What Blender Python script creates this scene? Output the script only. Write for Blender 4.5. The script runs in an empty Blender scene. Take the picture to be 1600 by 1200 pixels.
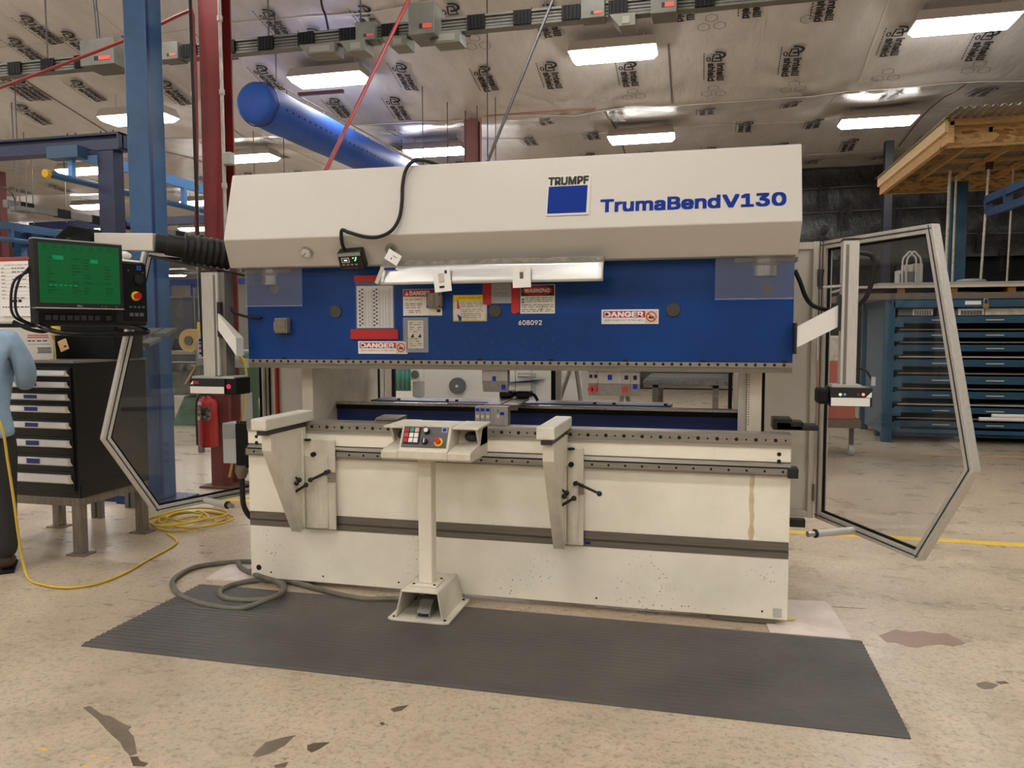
import bpy, bmesh, math, random
import numpy as np
from mathutils import Vector, Matrix
random.seed(7)
SC = bpy.context.scene
COL = SC.collection
PI = math.pi
# ---------------------------------------------------------------- camera
CF, CX, CY, CZ, YAW, PIT, ROL = 1214.95, 2.766, -4.3171, 1.5943, 0.24012, -0.06867, -0.002215
_f = Vector((-math.sin(YAW)*math.cos(PIT), math.cos(YAW)*math.cos(PIT), math.sin(PIT)))
_r = Vector((math.cos(YAW), math.sin(YAW), 0)); _u = _r.cross(_f)
_R = math.cos(ROL)*_r + math.sin(ROL)*_u; _U = -math.sin(ROL)*_r + math.cos(ROL)*_u
CAM = Vector((CX, CY, CZ))
cd = bpy.data.cameras.new('camera'); cam = bpy.data.objects.new('camera', cd); COL.objects.link(cam)
cam.matrix_world = Matrix(((_R.x, _U.x, -_f.x, CX), (_R.y, _U.y, -_f.y, CY), (_R.z, _U.z, -_f.z, CZ), (0, 0, 0, 1)))
cd.sensor_fit = 'HORIZONTAL'; cd.sensor_width = 36.0; cd.lens = CF/1600*36.0
cd.clip_start = 0.05; cd.clip_end = 200
SC.camera = cam
def ray(px, py): return _f + _R*((px-800)/CF) - _U*((py-600)/CF)
def Y(px, py, y): d = ray(px, py); return CAM + d*((y-CY)/d.y)      # a picture point met with a plane of constant y / z / x
def Z(px, py, z=0.0): d = ray(px, py); return CAM + d*((z-CZ)/d.z)
def X(px, py, x): d = ray(px, py); return CAM + d*((x-CX)/d.x)
# ---------------------------------------------------------------- world, exposure
LAMP = 36.0                         # strength of the fluorescent diffusers
LAMPC = (1.0, 0.965, 0.915)
w = bpy.data.worlds.new('world'); SC.world = w; w.use_nodes = True
w.node_tree.nodes['Background'].inputs[0].default_value = (1.0, 0.92, 0.84, 1)
w.node_tree.nodes['Background'].inputs[1].default_value = 0.05
SC.view_settings.view_transform = 'Standard'; SC.view_settings.look = 'None'
SC.view_settings.gamma = 1.0; SC.view_settings.use_curve_mapping = False
SC.view_settings.exposure = 0.0
SC.cycles.max_bounces = 8; SC.cycles.diffuse_bounces = 4; SC.cycles.glossy_bounces = 4
SC.cycles.transparent_max_bounces = 16; SC.cycles.transmission_bounces = 6
SC.cycles.sample_clamp_indirect = 6.0
SC.cycles.caustics_reflective = False; SC.cycles.caustics_refractive = False
# ---------------------------------------------------------------- materials
def lin(v): v /= 255.0; return v/12.92 if v <= .04045 else ((v+.055)/1.055)**2.4
def rgb(c): return (lin(c[0]), lin(c[1]), lin(c[2]), 1)
MATS = {}
class NT:
    def __init__(s, name):
        s.m = bpy.data.materials.new(name); s.m.use_nodes = True; s.t = s.m.node_tree
        s.b = s.t.nodes['Principled BSDF']; s.out = s.t.nodes['Material Output']; MATS[name] = s.m
        s.tc = s.t.nodes.new('ShaderNodeTexCoord')
    def n(s, typ, ins=None, **kw):
        nd = s.t.nodes.new('ShaderNode'+typ)
        for k, v in kw.items(): setattr(nd, k, v)
        for k, v in (ins or {}).items(): s.set(nd, k, v)
        return nd
    def set(s, nd, k, v):
        if isinstance(v, bpy.types.NodeSocket): s.t.links.new(v, nd.inputs[k])
        else: nd.inputs[k].default_value = v
    def P(s, **kw):
        for k, v in kw.items(): s.set(s.b, k.replace('_', ' '), v)
    def noise(s, scale, detail=4, rough=.55, stretch=None, src='Object'):
        v = s.tc.outputs[src]
        if stretch: v = s.n('Mapping', {0: v, 3: stretch}).outputs[0]
        return s.n('TexNoise', {'Vector': v, 'Scale': scale, 'Detail': detail, 'Roughness': rough}).outputs[0]
    def ramp(s, fac, stops):
        nd = s.n('ValToRGB', {0: fac}); e = nd.color_ramp.elements
        while len(e) < len(stops): e.new(.5)
        for el, (p, c) in zip(e, stops): el.position = p; el.color = c if len(c) == 4 else (*c, 1)
        return nd.outputs[0]
    def mix(s, fac, a, b, mode='MIX'):
        nd = s.n('Mix', data_type='RGBA', blend_type=mode)
        s.set(nd, 0, fac); s.set(nd, 6, a); s.set(nd, 7, b); return nd.outputs[2]
    def bump(s, h, st=.2, dist=.01):
        s.set(s.b, 'Normal', s.n('Bump', {'Height': h, 'Strength': st, 'Distance': dist}).outputs[0])
def bw(a): return (a, a, a, 1)
def mat(name, c, r=.5, m=0.0, c2=None, ns=6, lo=.4, hi=.7, stretch=None, bump=0, bs=60, spec=None):
    if name in MATS: return MATS[name]
    k = NT(name); base = rgb(c)
    if c2 is not None:
        f = k.ramp(k.noise(ns, 5, .6, stretch), [(lo, bw(0)), (hi, bw(1))])
        k.P(Base_Color=k.mix(f, base, rgb(c2)))
    else: k.P(Base_Color=base)
    k.P(Roughness=r, Metallic=m)
    if spec is not None: k.P(Specular_IOR_Level=spec)
    if bump: k.bump(k.noise(bs, 3), bump)
    return k.m
def emit(name, c, s):
    if name in MATS: return MATS[name]
    k = NT(name); k.P(Base_Color=(0, 0, 0, 1), Emission_Color=c if len(c) == 4 else (*c, 1), Emission_Strength=s, Roughness=.3); return k.m
def sheet(name, tint, gloss=.06, haze=0.0, hazec=(200, 205, 215)):      # clear plastic sheet
    if name in MATS: return MATS[name]
    k = NT(name); t = k.n('BsdfTransparent', {0: (*tint, 1)}).outputs[0]
    g = k.n('BsdfGlossy', {0: (1, 1, 1, 1), 'Roughness': .04}).outputs[0]
    s = k.n('MixShader', {0: gloss, 1: t, 2: g}).outputs[0]
    if haze: s = k.n('MixShader', {0: haze, 1: s, 2: k.n('BsdfDiffuse', {0: rgb(hazec)}).outputs[0]}).outputs[0]
    k.t.links.new(s, k.out.inputs[0]); return k.m
# painted cream steel: grime, scuffs and small chips
def cream(name, c, chips=0.0, dirt=.35, dc=(120, 108, 88), r=.42):
    k = NT(name)
    f = k.ramp(k.noise(2.2, 6, .62), [(.42, bw(0)), (.75, bw(dirt))])
    col = k.mix(f, rgb(c), rgb(dc))
    f1 = k.ramp(k.noise(7, 5, .7, (1, 1, .25)), [(.6, bw(0)), (.8, bw(dirt*.6))])
    col = k.mix(f1, col, rgb((150, 132, 100)))
    if chips:
        sep = k.n('SeparateXYZ', {0: k.tc.outputs['Object']})
        v = k.n('TexVoronoi', {'Vector': k.tc.outputs['Object'], 'Scale': 46.0}).outputs['Distance']
        sp = k.ramp(v, [(.13, bw(1)), (.2, bw(0))])
        msk = k.ramp(k.noise(3.1, 4, .6), [(.52, bw(0)), (.62, bw(1))])
        hz = k.n('MapRange', {0: sep.outputs[2], 1: .55, 2: .12, 3: 0.0, 4: 1.0}).outputs[0]
        a = k.n('Math', {0: sp, 1: msk}, operation='MULTIPLY').outputs[0]
        a = k.n('Math', {0: a, 1: hz}, operation='MULTIPLY').outputs[0]
        a = k.n('Math', {0: a, 1: chips}, operation='MULTIPLY').outputs[0]
        col = k.mix(a, col, rgb((62, 54, 44)))
        st = k.ramp(k.noise(5, 4, .6, (3, 1, .12)), [(.63, bw(0)), (.75, bw(.5))])
        st2 = k.n('Math', {0: st, 1: k.n('MapRange', {0: sep.outputs[0], 1: 2.2, 2: 3.2, 3: 0.0, 4: 1.0}).outputs[0]}, operation='MULTIPLY').outputs[0]
        col = k.mix(st2, col, rgb((176, 148, 92)))
    k.P(Base_Color=col, Roughness=r); k.bump(k.noise(90, 2), .03)
    return k.m
def steel(name, c, r=.38, stretch=(1, 1, 30), c2=None, m=.85, ns=9):
    k = NT(name); f = k.noise(ns, 5, .6, stretch)
    k.P(Base_Color=k.mix(k.ramp(f, [(.35, bw(0)), (.7, bw(1))]), rgb(c), rgb(c2 or tuple(int(v*.7) for v in c))), Metallic=m, Roughness=r)
    k.bump(f, .05); return k.m
CREAM = cream('cream_paint', (238, 231, 214), chips=0, dirt=.15)
CREAMT = cream('cream_cover_paint', (203, 198, 190), chips=0, dirt=.06, r=.4)
CREAMB = cream('cream_bed_paint', (250, 244, 228), chips=1.0, dirt=.16)
CREAMW = cream('worn_cream_paint', (226, 219, 202), chips=0, dirt=.5, dc=(100, 90, 74), r=.5)
NYLON = cream('worn_white_nylon', (225, 222, 208), chips=0, dirt=.45, dc=(120, 112, 98), r=.5)
BLUER = mat('ram_blue_paint', (0, 58, 128), .38, 0, (0, 44, 102), 1.3, .4, .8, bump=.02, spec=.3)
BLUEB = mat('deep_blue_paint', (14, 38, 98), .35)
BLUEC = mat('column_blue_paint', (44, 88, 134), .45, 0, (34, 72, 112), 2.5, bump=.03)
BLUEN = mat('navy_blue_paint', (30, 40, 78), .42, 0, (24, 32, 62), 2)
BLUEL = mat('sky_blue_paint', (96, 150, 214), .45)
BLUEK = mat('rack_blue_paint', (18, 80, 110), .45, 0, (14, 60, 86), 3)
REDC = mat('oxide_red_paint', (128, 36, 36), .5, 0, (104, 30, 32), 2.2, bump=.03)
REDB = mat('bright_red_paint', (190, 22, 28), .32)
REDS = mat('label_red', (172, 26, 32), .45)
REDP = mat('pipe_red', (138, 42, 44), .5)
ROD = mat('rod_dark', (52, 48, 46), .55)
STEEL = steel('ground_steel', (164, 158, 148), .36, (.6, 40, 40), (124, 118, 108), m=.5)
STEELD = steel('dark_ground_steel', (128, 121, 110), .42, (.6, 40, 40), (100, 93, 83), m=.35)
BRIGHT = steel('bright_steel', (205, 205, 205), .22, (40, 40, 2))
ALU = steel('anodised_aluminium', (204, 201, 194), .4, (20, 20, 1), (184, 181, 174), m=.35)
GALV = steel('zinc_coated_conduit', (190, 184, 172), .45, (8, 8, 1), m=.4)
GREYB = mat('bus_grey_enamel', (106, 106, 99), .45, .1, (90, 90, 84), 5)
GREYL = mat('light_grey_enamel', (168, 170, 168), .45)
BRUSH = steel('brushed_bronze_stand', (140, 130, 116), .5, (12, 12, 1), m=.1)
BLACK = mat('black_plastic', (22, 22, 23), .42)
BLACKM = mat('black_matte', (12, 12, 12), .7, spec=.25)
BLACKC = mat('black_cabinet_enamel', (20, 19, 18), .32, 0, (30, 28, 25), 1.6, bump=.02)
RUB = mat('black_rubber', (19, 19, 20), .55, 0, (27, 27, 27), 8, spec=.35)
HOLE = mat('hole_black', (10, 9, 8), .8)
PLUG = mat('plug_dark_grey', (58, 54, 48), .5)
WHITE = mat('white_enamel', (226, 224, 220), .4)
PAPER = mat('paper_white', (232, 230, 226), .75)
PAPERO = mat('aged_paper', (206, 200, 184), .7, 0, (176, 168, 148), 14)
INK = mat('print_black', (24, 22, 22), .6)
INKG = mat('print_grey', (96, 92, 88), .6)
INKB = mat('print_blue', (10, 46, 140), .5, spec=.15)
INKW = mat('print_white', (232, 230, 228), .5)
YEL = mat('label_yellow', (232, 200, 40), .5)
YELC = mat('cord_yellow', (206, 178, 62), .5)
HOSE = mat('grey_hose', (112, 108, 96), .5, 0, (88, 84, 76), 12)
GRN = mat('machine_green', (74, 106, 82), .5, 0, (52, 78, 60), 3)
TEAL = mat('teal_cloth', (64, 140, 122), .7)
SHIRT = mat('light_blue_shirt', (150, 176, 200), .85, 0, (128, 154, 182), 5, bump=.15, bs=30)
PANTS = mat('dark_trousers', (44, 42, 44), .85)
SKIN = mat('skin', (196, 146, 120), .55)
HAIR = mat('dark_hair', (48, 36, 28), .7)
BOOT = mat('brown_boot', (62, 46, 36), .6)
GLASS = sheet('clear_guard_panel', (.93, .94, .95), .04, .02, (150, 155, 160))
ACRYL = sheet('clear_acrylic_cover', (.94, .95, .97), .05, .035, (190, 196, 210))
TAPE = sheet('clear_plastic_pocket', (.9, .9, .9), .08, .25)
WOOD = mat('pine_lumber', (206, 168, 116), .65, 0, (182, 140, 88), 9, stretch=(1, 1, 8))
GREYD = mat('charcoal_panel', (66, 68, 70), .6, 0, (56, 58, 60), 1.5)
MIRR = steel('shiny_sheet_steel', (215, 215, 213), .3, (.7, 4, 9), (196, 196, 194), m=.8, ns=3)
def m_floor():
    k = NT('worn_concrete'); o = k.tc.outputs['Object']
    a = k.noise(.55, 8, .62); b = k.noise(2.6, 8, .68, (1, 1.6, 1)); c = k.noise(26, 5, .7)
    col = k.mix(k.ramp(a, [(.34, bw(0)), (.66, bw(1))]), rgb((200, 185, 163)), rgb((178, 161, 139)))
    col = k.mix(k.ramp(b, [(.45, bw(0)), (.72, bw(.75))]), col, rgb((208, 190, 164)))
    col = k.mix(k.ramp(c, [(.50, bw(0)), (.74, bw(.5))]), col, rgb((116, 100, 82)))
    v = k.n('TexVoronoi', {'Vector': k.n('Mapping', {0: o, 3: (1, 1.3, 1)}).outputs[0], 'Scale': 17.0}).outputs['Distance']
    sp = k.n('Math', {0: k.ramp(v, [(.05, bw(1)), (.11, bw(0))]), 1: k.ramp(b, [(.5, bw(0)), (.6, bw(.8))])}, operation='MULTIPLY').outputs[0]
    col = k.mix(k.n('Math', {0: sp, 1: .6}, operation='MULTIPLY').outputs[0], col, rgb((104, 90, 74)))
    fm = k.noise(13, 7, .75); col = k.mix(k.ramp(fm, [(.46, bw(0)), (.68, bw(.3))]), col, rgb((138, 120, 98))); fg_ = k.noise(52, 5, .75); col = k.mix(k.ramp(fg_, [(.54, bw(0)), (.68, bw(.6))]), col, rgb((112, 96, 78)))
    wv = k.ramp(k.noise(1.1, 6, .7, (.5, 4, 1)), [(.56, bw(0)), (.72, bw(.22))])
    col = k.mix(wv, col, rgb((140, 124, 108)))
    k.P(Base_Color=col, Roughness=k.n('MapRange', {0: b, 1: .3, 2: .7, 3: .2, 4: .46}).outputs[0], Specular_IOR_Level=.6)
    k.bump(c, .05, .004); return k.m
FLOORM = m_floor()
def m_film(name, c):
    k = NT(name)
    wr = k.noise(1.6, 5, .6, (2.2, .8, 1)); w2 = k.noise(7, 4, .6, (1, .5, 1))
    h = k.n('Math', {0: wr, 1: k.n('Math', {0: w2, 1: .3}, operation='MULTIPLY').outputs[0]}, operation='ADD').outputs[0]
    k.P(Base_Color=k.mix(k.ramp(wr, [(.35, bw(0)), (.7, bw(1))]), rgb(c), rgb(tuple(int(v*.93) for v in c))), Roughness=.34, Specular_IOR_Level=.6)
    k.bump(h, .5, .05); return k.m
FILM = m_film('white_vapour_film', (204, 199, 196))
FILM_SHADED = m_film('shade_toned_film', (30, 27, 25))  # ceiling film again; the dim rear wall's shade is put into its colour
def m_mat():
    k = NT('ribbed_black_rubber'); a = k.noise(1.8, 6, .65)
    k.P(Base_Color=k.mix(k.ramp(a, [(.35, bw(0)), (.7, bw(1))]), rgb((72, 69, 68)), rgb((88, 84, 80))), Roughness=.5)
    k.bump(k.noise(120, 2), .08, .002); return k.m
MATM = m_mat()
def m_osb():
    k = NT('strand_board'); v = k.n('Mapping', {0: k.tc.outputs['Object'], 3: (2, 2, 7)}).outputs[0]
    c = k.n('TexVoronoi', {'Vector': v, 'Scale': 4.5}).outputs['Color']; g = k.n('RGBToBW', {0: c}).outputs[0]
    n = k.noise(10, 5, .7, (1, 1, 4))
    m = k.n('Math', {0: g, 1: n}, operation='ADD').outputs[0]
    k.P(Base_Color=k.ramp(m, [(.45, rgb((140, 96, 50))), (.9, rgb((190, 145, 88))), (1.0, rgb((222, 184, 128)))]), Roughness=.7); return k.m
OSB = m_osb()
CORR = steel('corrugated_galvanised_sheet', (168, 160, 148), .4, (4, 4, 4), (140, 132, 120), m=.5)
CORD = mat('cardboard_white', (222, 214, 204), .7)
# ---------------------------------------------------------------- mesh builder
ORG = {}
class MB:
    def __init__(s): s.v = []; s.f = []; s.sm = []
    def add(s, vs, fs, smooth=False):
        b = len(s.v); s.v += [tuple(v) for v in vs]
        for f in fs: s.f.append(tuple(i+b for i in f)); s.sm.append(smooth)
        return s
    def box(s, x0, x1, y0, y1, z0, z1):
        x0, x1 = sorted((x0, x1)); y0, y1 = sorted((y0, y1)); z0, z1 = sorted((z0, z1))
        return s.add([(x0,y0,z0),(x1,y0,z0),(x1,y1,z0),(x0,y1,z0),(x0,y0,z1),(x1,y0,z1),(x1,y1,z1),(x0,y1,z1)],
                     [(3,2,1,0),(4,5,6,7),(0,1,5,4),(1,2,6,5),(2,3,7,6),(3,0,4,7)])
    def hexa(s, a, b):      # two quads of four points, bottom and top, both counter-clockwise seen from the top
        return s.add(list(a)+list(b), [(3,2,1,0),(4,5,6,7),(0,1,5,4),(1,2,6,5),(2,3,7,6),(3,0,4,7)])
    def prism(s, poly, vec):
        n = len(poly); v = Vector(vec); p = [Vector(q) for q in poly]
        nrm = sum(((p[i]-p[0]).cross(p[(i+1) % n]-p[0]) for i in range(n)), Vector())
        if nrm.dot(v) > 0: p.reverse()
        return s.add(p+[q+v for q in p], [tuple(range(n)), tuple(range(2*n-1, n-1, -1))]+[(i, n+i, n+(i+1) % n, (i+1) % n) for i in range(n)])
    def bar(s, a, b, w_, h, up=(0, 0, 1)):
        a, b = Vector(a), Vector(b); d = (b-a).normalized(); u = Vector(up)
        if abs(d.dot(u)) > .98: u = Vector((0, 1, 0))
        r = d.cross(u).normalized(); u = r.cross(d); r = r*(w_/2); u = u*(h/2)
        return s.hexa([a-r-u, a+r-u, b+r-u, b-r-u], [a-r+u, a+r+u, b+r+u, b-r+u])
    def tube(s, pts, r, n=10, cap=True):
        p = [Vector(q) for q in pts]; m = len(p); rs = r if isinstance(r, (list, tuple)) else [r]*m
        rings = []; u = None
        for i in range(m):
            t = (p[min(i+1, m-1)]-p[max(i-1, 0)]).normalized()
            if u is None: u = t.orthogonal().normalized()
            u = (u-t*u.dot(t)); u = u.normalized() if u.length > 1e-6 else t.orthogonal().normalized()
            w_ = t.cross(u)
            rings.append([p[i]+(u*math.cos(2*PI*k/n)+w_*math.sin(2*PI*k/n))*rs[i] for k in range(n)])
        s.add([q for g in rings for q in g], [(i*n+k, i*n+(k+1) % n, (i+1)*n+(k+1) % n, (i+1)*n+k) for i in range(m-1) for k in range(n)], True)
        if cap: s.add(rings[0], [tuple(reversed(range(n)))]); s.add(rings[-1], [tuple(range(n))])
        return s
    def cyl(s, a, b, r, r2=None, n=16): return s.tube([a, b], [r, r if r2 is None else r2], n)
    def disc(s, c, nrm, r, th, n=14):
        c = Vector(c); nv = Vector(nrm).normalized(); return s.cyl(c, c+nv*th, r, n=n)
    def ell(s, c, rx, ry, rz, nu=14, nv=9):
        c = Vector(c); vs = [c+Vector((0, 0, -rz))]
        for j in range(1, nv):
            a = -PI/2+PI*j/nv
            vs += [c+Vector((rx*math.cos(a)*math.cos(2*PI*k/nu), ry*math.cos(a)*math.sin(2*PI*k/nu), rz*math.sin(a))) for k in range(nu)]
        vs.append(c+Vector((0, 0, rz))); L = len(vs)-1; fs = [(0, 1+(k+1) % nu, 1+k) for k in range(nu)]
        for j in range(nv-2):
            fs += [(1+j*nu+k, 1+j*nu+(k+1) % nu, 1+(j+1)*nu+(k+1) % nu, 1+(j+1)*nu+k) for k in range(nu)]
        fs += [(L, 1+(nv-2)*nu+k, 1+(nv-2)*nu+(k+1) % nu) for k in range(nu)]
        return s.add(vs, fs, True)
    def mesh(s, name, off=Vector((0, 0, 0))):
        me = bpy.data.meshes.new(name); me.from_pydata([tuple(Vector(v)-off) for v in s.v], [], s.f)
        me.polygons.foreach_set('use_smooth', s.sm); me.update(); return me
    def o(s, name, m, parent=None, kind=None, label=None, bevel=0.0, seg=2, org=None):
        off = ORG[parent.name] if parent is not None else Vector(org if org is not None else (0, 0, 0))
        ob = bpy.data.objects.new(name, s.mesh(name, off)); COL.objects.link(ob)
        ms = m if isinstance(m, (list, tuple)) else [m]
        for q in ms: ob.data.materials.append(q)
        if parent is not None: ob.parent = parent
        else: ob.location = off
        ORG[ob.name] = off
        if kind: ob['kind'] = kind
        if label: ob['label'] = label
        if bevel:
            b = ob.modifiers.new('bevel', 'BEVEL'); b.width = bevel; b.segments = seg; b.limit_method = 'ANGLE'; b.angle_limit = .6
        return ob
def tag(o, label, cat, group=None):
    o['label'] = label; o['category'] = cat
    if group: o['group'] = group
    return o
def T(name, label, cat, loc, group=None):
    o = bpy.data.objects.new(name, None); COL.objects.link(o); o.location = loc; o.empty_display_size = .1
    ORG[o.name] = Vector(loc); return tag(o, label, cat, group)
def base(mb):
    a = np.array([tuple(v) for v in mb.v]); lo, hi = a.min(0), a.max(0); return ((lo[0]+hi[0])/2, (lo[1]+hi[1])/2, lo[2])
def one(mb, name, m, label, cat, group=None, **kw):
    o = mb.o(name, m, org=base(mb), **kw); return tag(o, label, cat, group)
def struct(mb, name, m, parent=None, **kw):
    o = mb.o(name, m, parent, **kw)
    if parent is None: o['kind'] = 'structure'
    return o
def dup(root, loc, label=None, group=None, rz=None):
    r = root.copy(); COL.objects.link(r); r.location = loc
    if rz is not None: r.rotation_euler = (0, 0, rz)
    if label: r['label'] = label
    if group: r['group'] = group
    for ch in list(root.children):
        c = ch.copy(); COL.objects.link(c); c.parent = r
        for g in ch.children:
            d = g.copy(); COL.objects.link(d); d.parent = c
    return r
# flat printed text as a thin mesh; O = lower left corner, R = reading direction, U = up on the surface
TXT = {}
try: SANS = bpy.data.fonts.load(bpy.utils.system_resource('DATAFILES', path='fonts')+'/Inter.woff2')     # the sans face that ships with Blender
except Exception: SANS = None
def textmesh(s, sp=1.0):
    key = (s, sp)
    if key not in TXT:
        c = bpy.data.curves.new('print', 'FONT'); c.body = s; c.resolution_u = 3; c.space_character = sp; c.fill_mode = 'FRONT'
        if SANS: c.font = SANS
        ob = bpy.data.objects.new('print', c); COL.objects.link(ob); bpy.context.view_layer.update()
        me = bpy.data.meshes.new_from_object(ob.evaluated_get(bpy.context.evaluated_depsgraph_get()))
        bpy.data.objects.remove(ob); bpy.data.curves.remove(c)
        a = np.array([v.co[:] for v in me.vertices]); fs = [tuple(p.vertices) for p in me.polygons]; bpy.data.meshes.remove(me)
        TXT[key] = (a, fs)
    return TXT[key]
def addtext(mb, s, O, R, U, h=None, wd=None, bold=0.0, sp=1.0, center=False):
    a, fs = textmesh(s, sp); O, R, U = Vector(O), Vector(R).normalized(), Vector(U).normalized()
    x0, y0 = a[:, 0].min(), a[:, 1].min(); W_, H_ = np.ptp(a[:, 0]), np.ptp(a[:, 1])
    sy = h/H_ if h else wd/W_; sx = wd/W_ if wd else sy
    if center: O = O-R*(W_*sx/2)
    Nn = R.cross(U)*.00025
    for i, (dx, dy) in enumerate(((0, 0), (bold, bold), (bold, -bold), (-bold, bold), (-bold, -bold)) if bold > .012 else ((0, 0),)):     # a heavier face: the same print five times, shifted
        mb.add([O+R*((v[0]-x0+dx)*sx)+U*((v[1]-y0+dy)*sy)+Nn*i for v in a], fs)
    return W_*sx
def catmull(pts, k=6):
    p = [Vector(q) for q in pts]; p = [p[0]*2-p[1]]+p+[p[-1]*2-p[-2]]; out = []
    for i in range(1, len(p)-2):
        for j in range(k):
            t = j/k; a, b, c, d = p[i-1:i+3]
            out.append(.5*((2*b)+(c-a)*t+(2*a-5*b+4*c-d)*t*t+(3*b-a-3*c+d)*t**3))
    out.append(p[-2]); return out
# ================================================================ SETTING: floor, ceiling film, walls
fl = struct(MB().box(-46, 18, -24, 48, -.12, 0), 'floor', FLOORM)
ORG['floor'] = Vector((0, 0, 0))
MB().box(3.3, 9.5, 2.03, 2.14, 0, .002).o('painted_line', mat('floor_line_yellow', (226, 190, 62), .5, 0, (206, 172, 66), 5), fl, label='wide yellow painted floor line')
MB().box(-3.4, -.6, 2.06, 2.17, 0, .002).o('painted_line', MATS['floor_line_yellow'], fl)
MB().box(3.4, 13, 6.56, 6.62, 0, .002).o('painted_line', mat('floor_line_faded', (204, 168, 110), .55, 0, (180, 152, 116), 6), fl, label='thin faded yellow floor line')
MB().prism([(6.1, 6.7, 0), (6.3, 6.7, 0), (6.35, 8.8, 0), (6.15, 8.8, 0)], (0, 0, .002)).o('painted_line', mat('floor_line_white', (200, 188, 164), .6), fl, label='short whitish floor line')
STAIN = mat('oil_stain', (150, 122, 106), .4, 0, (136, 112, 96), 5); STAIND = mat('dark_oil_stain', (104, 86, 68), .4, 0, (84, 70, 54), 9)
def stain(cx_, cy_, rx, ry, ang, m, seed, tail=0.0):
    rnd = random.Random(seed); p0, p1 = rnd.random()*6, rnd.random()*6; pts = []
    for k in range(40):
        a = 2*PI*k/40; q = 1+.16*math.sin(3*a+p0)+.09*math.sin(7*a+p1)+.05*math.sin(13*a); x, y = math.cos(a)*rx*q, math.sin(a)*ry*q
        if tail and x > 0: x *= 1+tail; y *= max(0.05, 1-x/(rx*(1+tail))*.9)
        pts.append((cx_+x*math.cos(ang)-y*math.sin(ang), cy_+x*math.sin(ang)+y*math.cos(ang), 0.0))
    MB().prism(pts, (0, 0, .0015)).o('oil_stain', m, fl)
STAING = mat('grey_floor_stain', (122, 108, 92), .45, 0, (104, 92, 78), 12)
for pix, m in [([(130, 1106), (140, 1103), (160, 1117), (172, 1119), (186, 1127), (195, 1132), (206, 1136), (200, 1141), (209, 1151), (212, 1165), (214, 1178), (203, 1181), (193, 1171), (188, 1160), (176, 1150), (165, 1139), (152, 1124)], STAING),
               ([(203, 1183), (215, 1182), (219, 1189), (232, 1193), (226, 1198), (208, 1197)], STAIND), ([(394, 1181), (415, 1160), (440, 1153), (461, 1149), (445, 1165), (420, 1178), (402, 1183)], STAING),
               ([(480, 1165), (490, 1161), (515, 1160), (500, 1170), (487, 1176), (480, 1172)], STAIND), ([(610, 1108), (622, 1104), (638, 1102), (628, 1110), (615, 1113)], STAIND), ([(593, 1130), (598, 1128), (602, 1131), (597, 1134)], STAIND),
               ([(428, 1196), (450, 1191), (446, 1199), (430, 1200)], STAIND), ([(1374, 993), (1388, 988), (1400, 984), (1420, 988), (1440, 986), (1462, 990), (1480, 990), (1500, 999), (1508, 1005), (1490, 1010), (1470, 1007), (1450, 1008), (1435, 1012), (1420, 1011), (1400, 1004), (1385, 1003)], STAIN),
               ([(1525, 1068), (1540, 1065), (1560, 1070), (1552, 1076), (1538, 1077), (1528, 1073)], STAING), ([(1556, 1066), (1570, 1064), (1577, 1068), (1563, 1069)], STAIND)]:
    MB().prism([Z(*q) for q in pix], (0, 0, .0012)).o('oil_stain', m, fl)
for pix in [[(55, 1171), (66, 1169), (79, 1171), (70, 1174)], [(140, 1181), (148, 1180), (152, 1183), (144, 1184)], [(158, 1184), (168, 1183), (172, 1187), (160, 1187)], [(128, 1197), (138, 1195), (140, 1199), (130, 1200)]]:
    MB().prism([Z(*q) for q in pix], (0, 0, .001)).o('paint_scuff', mat('yellow_scuff', (216, 186, 92), .6), fl)
for pts in [[(1300, 948), (1352, 951)], [(200, 936), (240, 941), (280, 944)]]:
    MB().tube([Z(*q)+Vector((0, 0, .0003)) for q in pts], .002, 5).o('floor_crack', STAING, fl)

PINCH = [(-1.75, 9.6), (.55, 9.6), (4.75, 9.6), (-2.0, 6.7), (8.6, 9.6), (-6.0, 9.6)]
def czv(x, y):
    x = np.asarray(x, float); y = np.asarray(y, float)
    near = 5.5+.25*(9.7-np.clip(y, 4.4, 9.7)); far = 5.5+.17*np.abs(np.sin(PI*(y-9.7)/4.75))
    z = np.where(y < 9.7, near, far)
    z = z + .03*np.sin(x*1.3+.7*y)*np.sin(y*.9)
    z = z + .018*np.sin(x*2.9+1.3*np.sin(y*.7))*np.cos(x*.6-y)
    for (a, b) in PINCH:
        dx, dy = x-a, y-b; r = np.hypot(dx, dy)+1e-6; th = np.arctan2(dy, dx)
        z = z - .05*np.exp(-r/1.1)*(1+.8*np.cos(13*th+2*np.sin(3*th)))
    return z
def cz(x, y): return float(czv(x, y))
def grid_sheet(xs, ys, zf):
    Xg, Yg = np.meshgrid(xs, ys, indexing='ij'); Zg = zf(Xg, Yg); a = len(xs); b = len(ys); m = MB()
    m.v = list(zip(Xg.ravel().tolist(), Yg.ravel().tolist(), Zg.ravel().tolist()))
    m.f = [(i*b+j, i*b+j+1, (i+1)*b+j+1, (i+1)*b+j) for i in range(a-1) for j in range(b-1)]; m.sm = [True]*len(m.f); return m
xs = np.concatenate([np.arange(-46, -9, .8), np.arange(-9, 10, .13), np.arange(10, 18.1, .8)])
ys = np.concatenate([np.arange(-24, 5, .8), np.arange(5, 13, .11), np.arange(13, 48.5, .5)])
ce = struct(grid_sheet(xs, ys, czv), 'ceiling', FILM); ORG['ceiling'] = Vector((0, 0, 0))
MB().box(-46, 18, -24, 48, 6.9, 7.0).o('roof_deck', GALV, ce)
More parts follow.
